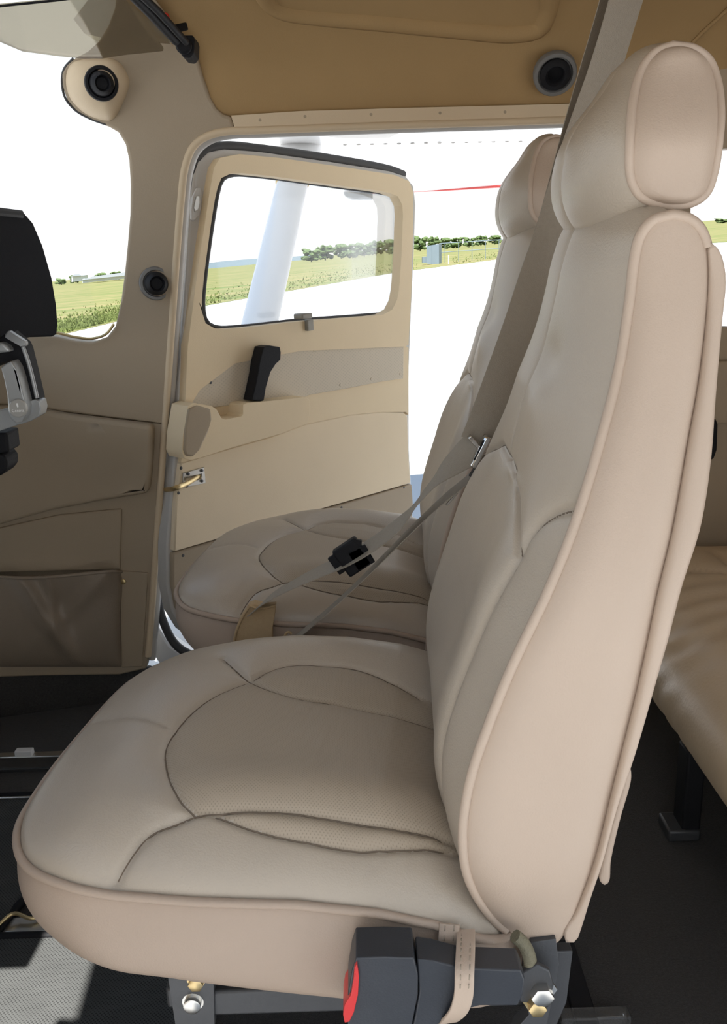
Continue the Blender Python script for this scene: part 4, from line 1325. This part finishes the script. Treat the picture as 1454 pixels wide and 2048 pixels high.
to = bpy.data.objects.new('badge_text_source', tcv)
COL.objects.link(to)
bpy.context.view_layer.update()
tm = bpy.data.meshes.new_from_object(to.evaluated_get(bpy.context.evaluated_depsgraph_get()))
bpy.data.objects.remove(to)
tm.transform(Matrix.Translation(Vector(bc) + Vector((0, -.0046, -.005))) @ Matrix.Rotation(math.pi / 2, 4, 'X'))
tm.materials.clear()
tm.materials.append(PRINT)
tob = bpy.data.objects.new('badge_lettering', tm)
COL.objects.link(tob)
attach(tob, bdg)
tob.matrix_parent_inverse = Matrix()
plate('badge_emblem', [bc + np.array([a, -.0044, b2]) for a, b2 in ((-.0012, .0075), (.0012, .0078), (.0016, .003), (.0004, .001), (-.0008, .003))], (0, .0004, 0), PRINT, bdg)
plate('column_shroud', yp([(-60, 866), (14, 866), (18, 905), (-60, 915)], 1.33), (0, .05, 0), BLACK, yk_, bev=.004)
plate('column_shroud', yp([(-60, 908), (4, 908), (14, 920), (14, 938), (2, 952), (-60, 955)], 1.34), (0, .05, 0), BLACK, yk_, bev=.004)
lathe('yoke_shaft', P(-10, 800, YY + .04), (-1, 0, -.02), [(0, .014), (.10, .014)], STEEL, yk_, k=18)

# ================================================================ seat rails, mats
def rail(px, py, w_, h_, label, m_=STEEL, x1=.28, x0=-1.0, grp='seat rails'):
    q = PZ(px, py, h_)
    t_ = thing('seat_rail', (0, q[1], 0), label, 'rail', grp)
    boxo('rail_base', ((x0 + x1) / 2, q[1], .004), (x1 - x0, w_ * 1.5, .006), DKMET, t_)
    boxo('rail_head', ((x0 + x1) / 2, q[1], .004 + h_ / 2), (x1 - x0, w_, h_), m_, t_, bev=.002)
    return t_, q
r1, q1 = rail(50, 1512, .020, .028, 'bright wide seat rail on the floor under the far seat')
boxo('rail_stop', (q1[0] + .0, q1[1], .037), (.035, .016, .012), WHITE, r1, bev=.002)
rail(60, 1596, .006, .012, 'thin silver rail line nearest the near seat front')
rail(120, 1478, .005, .010, 'short thin rail beside the far wall carpet', x1=.2, x0=-.62)
rail(350, 1900, .022, .028, 'rail under the inboard side of the near seat', x0=-.20, x1=.12)
rail(560, 2140, .022, .028, 'rail under the outboard side of the near seat', x0=-.20, x1=.12)
def floor_mat(name, pts, label):
    t_ = thing(name, (np.mean([q[0] for q in pts]), np.mean([q[1] for q in pts]), 0), label, 'floor mat', 'floor mats')
    o3 = [np.array([a, b2, .012]) for a, b2 in pts]
    plate('mat_weave', o3, (0, 0, -.010), WEAVE, t_)
    tube('mat_binding', [q + np.array([0, 0, -.002]) for q in o3], .007, BLACK, t_, k=8, closed=True)
    return t_
def rrect(x0, x1, y0, y1, r=.05, sk=0.):
    pts = []
    for cx, cy, a0_ in ((x1 - r, y1 - r, 0), (x0 + r, y1 - r, 90), (x0 + r, y0 + r, 180), (x1 - r, y0 + r, 270)):
        for k in range(6):
            a = math.radians(a0_ + 18 * k)
            xx, yy = cx + r * math.cos(a), cy + r * math.sin(a)
            pts.append((xx + sk * (yy - y0), yy))
    return pts
m1 = PZ(10, 1872, .012)
floor_mat('floor_mat', rrect(-.66, -.235, .64, m1[1], .035), 'dark woven floor mat half in sun under the near seat')
m2, m3 = PZ(0, 1862, .012), PZ(34, 1812, .012)
floor_mat('floor_mat', [(m3[0] - .5, m3[1] + .30), (m3[0] - .02, m3[1] + .30), (m3[0] + .015, m3[1] + .10), (m3[0] + .012, m3[1] + .03), (m3[0], m3[1]), (m2[0], m2[1]), (m2[0] - .4, m2[1] - .02)], 'sunlit grey floor mat with bound edge ahead of the near seat')
gp = PZ(30, 1848, .02)
fp = thing('floor_plate', (gp[0], gp[1], 0), 'shiny metal floor plate with brass clip between the mats', 'metal plate')
boxo('plate', (gp[0] + .02, gp[1] + .012, .006), (.10, .03, .006), STEEL, fp, bev=.001)
tube('clip', spline([np.array([gp[0] - .03, gp[1], .014]), np.array([gp[0] - .01, gp[1] + .02, .022]), np.array([gp[0] + .02, gp[1] + .015, .016]), np.array([gp[0] + .04, gp[1] + .03, .014])], 20), .003, BRASS, fp, k=8)
cl = PZ(1190, 2028, .02)
gx = thing('rail_cover', (cl[0], cl[1], 0), 'clear plastic rail end cover on the carpet behind the near seat', 'cover')
boxo('cover_body', (cl[0], cl[1], .012), (.09, .02, .022), clear('smoky_plastic', (.6, .6, .6), 1.0, (.3, .3, .3), .25), gx, bev=.003)
boxo('cover_rail', (cl[0] - .01, cl[1] + .03, .006), (.03, .22, .010), BLACK, gx, bev=.002)

# ================================================================ wings, strut
ZW = 1.374
def wing(y0, y1, lex0, lex1, label):
    t_ = thing('wing', (0.2, (y0 + y1) / 2, ZW), label, 'wing', 'wings')
    af = [(0, .045), (.012, .020), (.05, .006), (.2, 0), (.5, .002), (1.0, .03), (1.0, .036), (.7, .10), (.4, .155), (.2, .155), (.08, .115), (.02, .075)]
    V = []
    ys = np.linspace(y0, y1, 9)
    for y in ys:
        q = (y - y0) / (y1 - y0)
        le, ch = lex0 + (lex1 - lex0) * q, 1.5 - .25 * q
        V += [(le + a * ch, y, ZW + b2) for a, b2 in af]
    k = len(af)
    Fc = [(i * k + j, i * k + (j + 1) % k, (i + 1) * k + (j + 1) % k, (i + 1) * k + j) for i in range(len(ys) - 1) for j in range(k)]
    Fc += [tuple(range(k)), tuple((len(ys) - 1) * k + j for j in range(k))]
    recalc(obj('wing_skin', V, Fc, WHITE, t_, angle=30))
    return t_
YT = 6.55
wg = wing(1.86, YT, -.52, -.16, 'white wing seen through the door opening, red-tipped, above the strut')
wing(.54, -4.2, -.46, -.16, 'white near wing overhead, out of view')
tipl = [P(a, b2, YT + .01) for a, b2 in ((722, 388), (800, 385), (900, 381), (1000, 375), (1100, 371))]
plate('red_wingtip', [q for q in tipl] + [q + np.array([0, 0, .030]) for q in tipl[::-1]], (0, .05, 0), RED, wg, bev=.004)
nl = [P(a, b2, YT - .12) for a, b2 in ((686, 382), (700, 377), (745, 380), (746, 399), (705, 399), (690, 392))]
plate('tip_light_fairing', nl, (0, .10, 0), mat('grey_fairing', (.30, .31, .31), .4, noise=.05, nscale=10), wg, bev=.01)
pb = [PZ(a, b2, ZW - .004) for a, b2 in ((585, 268), (690, 277), (780, 276), (797, 268), (800, 262), (700, 258), (600, 258))]
plate('underside_fairing', pb, (0, 0, .02), GREYP, wg, bev=.004)
RIV = None
for k in range(16):
    c = PZ(690 + k * 27, 289 - k * .55, ZW + .001)
    if RIV is None:
        V, Fc = cyl_vf((0, 0, 0), (0, 0, -.004), .009, .006, 8)
        RIV = recalc(obj('rivet', V, Fc, GREYP))
        ro = RIV
    else:
        ro = RIV.copy()
        COL.objects.link(ro)
    ro.parent = wg
    ro.matrix_parent_inverse = Matrix.Translation(-wg.location)
    ro.location = tuple(c)
rf = plate('roof_1', [np.array([a, b2, 1.50]) for a, b2 in ((-.79, .50), (2.2, .50), (2.2, 1.90), (-.79, 1.90))], (0, 0, .06), WHITE)  # front edge carried past the headliner, unseen, to keep sun off far wall
tag(rf, 'white roof skin above the headliner, front extended to shade the cabin', 'roof', kind='structure')
sp0, sp1 = np.array([-.468, 1.95, 0.0]), np.array([-.19, 3.62, ZW + .02])
sta = thing('wing_strut', sp0, 'white wing strut slanting up outside the door window', 'strut')
def oval_loft(name, rows, m_, parent, k=24):
    """rows: (centre, half width along x, half thickness)"""
    V = []
    ax = (sp1 - sp0) / np.linalg.norm(sp1 - sp0)
    wx = np.array([1.0, 0, 0]) - ax * ax[0]
    wx /= np.linalg.norm(wx)
    wz = np.cross(ax, wx)
    for c, a, b2 in rows:
        V += [c + wx * a * math.cos(2 * math.pi * j / k) + wz * b2 * math.sin(2 * math.pi * j / k) for j in range(k)]
    n = len(rows)
    Fc = [(i * k + j, i * k + (j + 1) % k, (i + 1) * k + (j + 1) % k, (i + 1) * k + j) for i in range(n - 1) for j in range(k)]
    Fc += [tuple(range(k)), tuple((n - 1) * k + j for j in range(k))]
    return recalc(obj(name, V, Fc, m_, parent, angle=40))
ST = lambda t_: sp0 + (sp1 - sp0) * t_
oval_loft('strut_tube', [(ST(0), .062, .025), (ST(.5), .060, .025), (ST(1), .058, .025)], WHITE, sta)
oval_loft('strut_cuff', [(ST(.885), .063, .029), (ST(.90), .068, .034), (ST(.92), .090, .045), (ST(.935), .11, .05), (ST(.95), .085, .045), (ST(1.0), .075, .04)], WHITE, sta)
oval_loft('cuff_band', [(ST(.880), .0625, .028), (ST(.886), .0645, .030)], BRASS, sta)

# ================================================================ outside: ramp, grass, trees
GA = math.radians(3.35)                                 # the aircraft sits nose-up by this much
GZ0 = -.97
GN = np.array([-math.sin(GA), 0, math.cos(GA)])
GX_ = np.array([math.cos(GA), 0, math.sin(GA)])
def G(px, py, h=0.):
    return PPl(px, py, np.array([0, 0, GZ0]) + GN * h, GN)
def GW(a, b2, h=0.):
    return np.array([0, 0, GZ0]) + GX_ * a + np.array([0, 1.0, 0]) * b2 + GN * h
rp = obj('ramp', [GW(-900, -900), GW(900, -900), GW(900, 1500), GW(-900, 1500)], [(0, 1, 2, 3)], TAR, smooth=False)
tag(rp, 'sunlit pale concrete airport ramp', 'ramp', kind='structure')
ge = [G(a, b2, .02) for a, b2 in ((-500, 800), (-200, 738), (0, 696), (110, 672), (240, 641), (410, 611), (530, 590), (790, 545), (1000, 518), (1200, 500), (1454, 484), (1900, 462))]
far_ = [GW(900, 1400, .02), GW(-900, 1400, .02), GW(-900, ge[0][1], .02)]
gr = plate('grass_field', ge + far_, -GN * .02, GRASS)
tag(gr, 'green and straw-coloured grass field beyond the ramp', 'grass', kind='structure')
# grass tufts along the near verge
V, Fc = [], []
rng = random.Random(3)
for k in range(5200):
    px = rng.uniform(60, 270) if k < 3600 else rng.uniform(400, 1000)
    edge_y = np.interp(px, [60, 110, 240, 410, 530, 790, 1000], [683, 672, 641, 611, 590, 545, 518])
    py = edge_y - abs(rng.gauss(0, 14)) - 1
    c = G(px, py, .01)
    if c[1] < 0 or c[1] > 150 or 835 < px < 905:
        continue
    h = rng.uniform(.06, .17)
    a = rng.uniform(0, 3.14)
    d_ = np.array([math.cos(a), math.sin(a), 0]) * rng.uniform(.03, .09)
    s = len(V)
    V += [c - d_, c + d_, c + GN * h + np.array([rng.uniform(-.06, .06), rng.uniform(-.06, .06), 0])]
    Fc.append((s, s + 1, s + 2))
go = obj('grass_tufts', V, Fc, mat('fresh_grass_blades', (.13, .16, .055), .9, noise=.3, nscale=.4, spec=.05), smooth=False)
tag(go, 'tufts of green grass along the ramp verge', 'grass', kind='stuff')
def blob_mesh(seed):
    rg = random.Random(seed)
    bm = bmesh.new()
    for k in range(26):
        m_ = Matrix.Translation((rg.uniform(-.38, .38), rg.uniform(-.38, .38), rg.uniform(.18, .88))) @ Matrix.Diagonal((rg.uniform(.12, .26), rg.uniform(.12, .26), rg.uniform(.08, .18), 1))
        bmesh.ops.create_icosphere(bm, subdivisions=2, radius=1, matrix=m_)
    for v in bm.verts:
        v.co += Vector((rg.uniform(-1, 1), rg.uniform(-1, 1), rg.uniform(-1, 1))) * .045
    me = bpy.data.meshes.new('crown')
    bm.to_mesh(me)
    bm.free()
    me.materials.append(LEAF)
    return me
BLOBS = [blob_mesh(s) for s in (1, 2, 3, 4)]
V, Fc = cyl_vf((0, 0, 0), (0, 0, .45), .035, .02, 8)
tk = obj('trunk', V, Fc, BARK)
TRK = tk.data
bpy.data.objects.remove(tk)
def tree(px, top, base, dist, wpx, label, k):
    # stand the tree on the ground at this distance
    b0 = ray(px, base)
    p = CAM + b0 * (dist / b0[1])
    gz = GZ0 + p[0] * math.tan(GA)
    depth = np.dot(p - CAM, FW)
    h = (base - top) / F * depth
    wd = wpx / F * depth
    ztop = (CAM + ray(px, top) * (dist / ray(px, top)[1]))[2]
    t_ = thing('tree', (p[0], p[1], gz), label, 'tree', 'trees along the horizon')
    H = ztop - gz
    o = bpy.data.objects.new('crown', BLOBS[k % 4])
    COL.objects.link(o)
    o.parent = t_
    o.scale = (wd * .75, wd * .75, H)
    o2 = bpy.data.objects.new('trunk', TRK)
    COL.objects.link(o2)
    o2.parent = t_
    o2.scale = (wd * .8, wd * .8, H)
    return t_
TL = [(622, 496, 506, 44, 'low far tree right of the strut'), (650, 490, 504, 46, 'rounded far tree beside the strut'), (682, 487, 502, 40, 'far tree in the middle of the door window'), (705, 486, 500, 34, 'slim far tree in the right half of the door window'),
      (728, 484, 499, 38, 'far tree right of the window centre'), (752, 481, 497, 40, 'broad far tree near the window right edge'), (778, 478, 495, 38, 'tall far tree at the right edge of the door window'),
      (808, 474, 492, 40, 'far tree half hidden behind the door edge'), (840, 470, 490, 36, 'tall far tree just right of the door'), (866, 473, 489, 34, 'far tree above the blue-grey shed'), (890, 475, 487, 34, 'small far tree right of the shed'),
      (912, 474, 486, 32, 'low far tree above the fence middle'), (938, 473, 484, 30, 'far tree right of the fence middle'), (962, 471, 483, 34, 'round far tree near the far headrest'), (990, 470, 481, 36, 'far tree beside the far headrest edge'), (1020, 468, 480, 40, 'far tree behind the far headrest'),
      (123, 556, 566, 26, 'tree beside the dashboard in the windshield'), (148, 550, 563, 22, 'dark tree next to the white building'), (205, 545, 557, 30, 'low tree behind the long roof'), (232, 542, 555, 26, 'low tree at the pillar edge in the windshield'),
      (1446, 436, 446, 40, 'far tree seen through the rear window')]
for k, (px, tp, bs, wp, lb) in enumerate(TL):
    tree(px, tp, bs, 320 + 17 * (k % 3), wp, lb, k)
# far hill
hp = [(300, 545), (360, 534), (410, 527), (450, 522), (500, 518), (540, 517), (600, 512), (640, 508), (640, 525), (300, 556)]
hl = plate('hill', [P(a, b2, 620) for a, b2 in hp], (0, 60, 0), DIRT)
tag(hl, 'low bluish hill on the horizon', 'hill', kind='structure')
# buildings at the left
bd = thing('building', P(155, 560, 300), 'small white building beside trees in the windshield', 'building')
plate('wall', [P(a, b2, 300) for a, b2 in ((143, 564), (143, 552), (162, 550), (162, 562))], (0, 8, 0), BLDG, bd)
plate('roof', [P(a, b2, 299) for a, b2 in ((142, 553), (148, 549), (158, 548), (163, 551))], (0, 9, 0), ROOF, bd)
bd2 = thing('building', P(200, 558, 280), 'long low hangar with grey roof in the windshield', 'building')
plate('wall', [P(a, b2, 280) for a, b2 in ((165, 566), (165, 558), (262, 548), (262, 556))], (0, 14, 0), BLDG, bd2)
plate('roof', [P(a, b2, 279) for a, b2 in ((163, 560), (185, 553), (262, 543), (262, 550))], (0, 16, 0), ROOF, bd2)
# shed / gate and fence on the right
sh = thing('shed', G(868, 529, 0), 'blue-grey sheet metal cabinet on the grass beside the fence', 'shed')
ds = G(868, 529)[1]
plate('cabinet', [P(a, b2, ds) for a, b2 in ((853, 527), (853, 492), (878, 488), (878, 530))], (.4, 1.5, 0), FENCE, sh)
plate('door_leaf', [P(a, b2, ds - .05) for a, b2 in ((864, 530), (864, 491), (877, 490), (877, 530))], (0, .05, 0), FENCE, sh)
plate('side_box', [P(a, b2, ds + .4) for a, b2 in ((845, 526), (845, 514), (853, 513), (853, 526))], (0, 1, 0), FENCE, sh)
fe = thing('fence', G(950, 524), 'thin wire fence with rails right of the shed', 'fence')
for k in range(7):
    px = 890 + k * 27
    a = P(px, np.interp(px, [880, 1060], [487, 476]), ds + 2)
    b2 = P(px, np.interp(px, [880, 1060], [527, 512]), ds + 2)
    tube('post', [b2, a], .03, FENCE, fe, k=6)
for dy in (0, 18):
    tube('rail', [P(880, 487 + dy, ds + 2), P(1060, 476 + dy * .9, ds + 2)], .035, FENCE, fe, k=6)
wp_ = tag(tube('marker_post', [G(897, 528, 0), P(897, 510, G(897, 528)[1])], .05, WHITE, k=8), 'small white marker post on the grass by the shed', 'post')
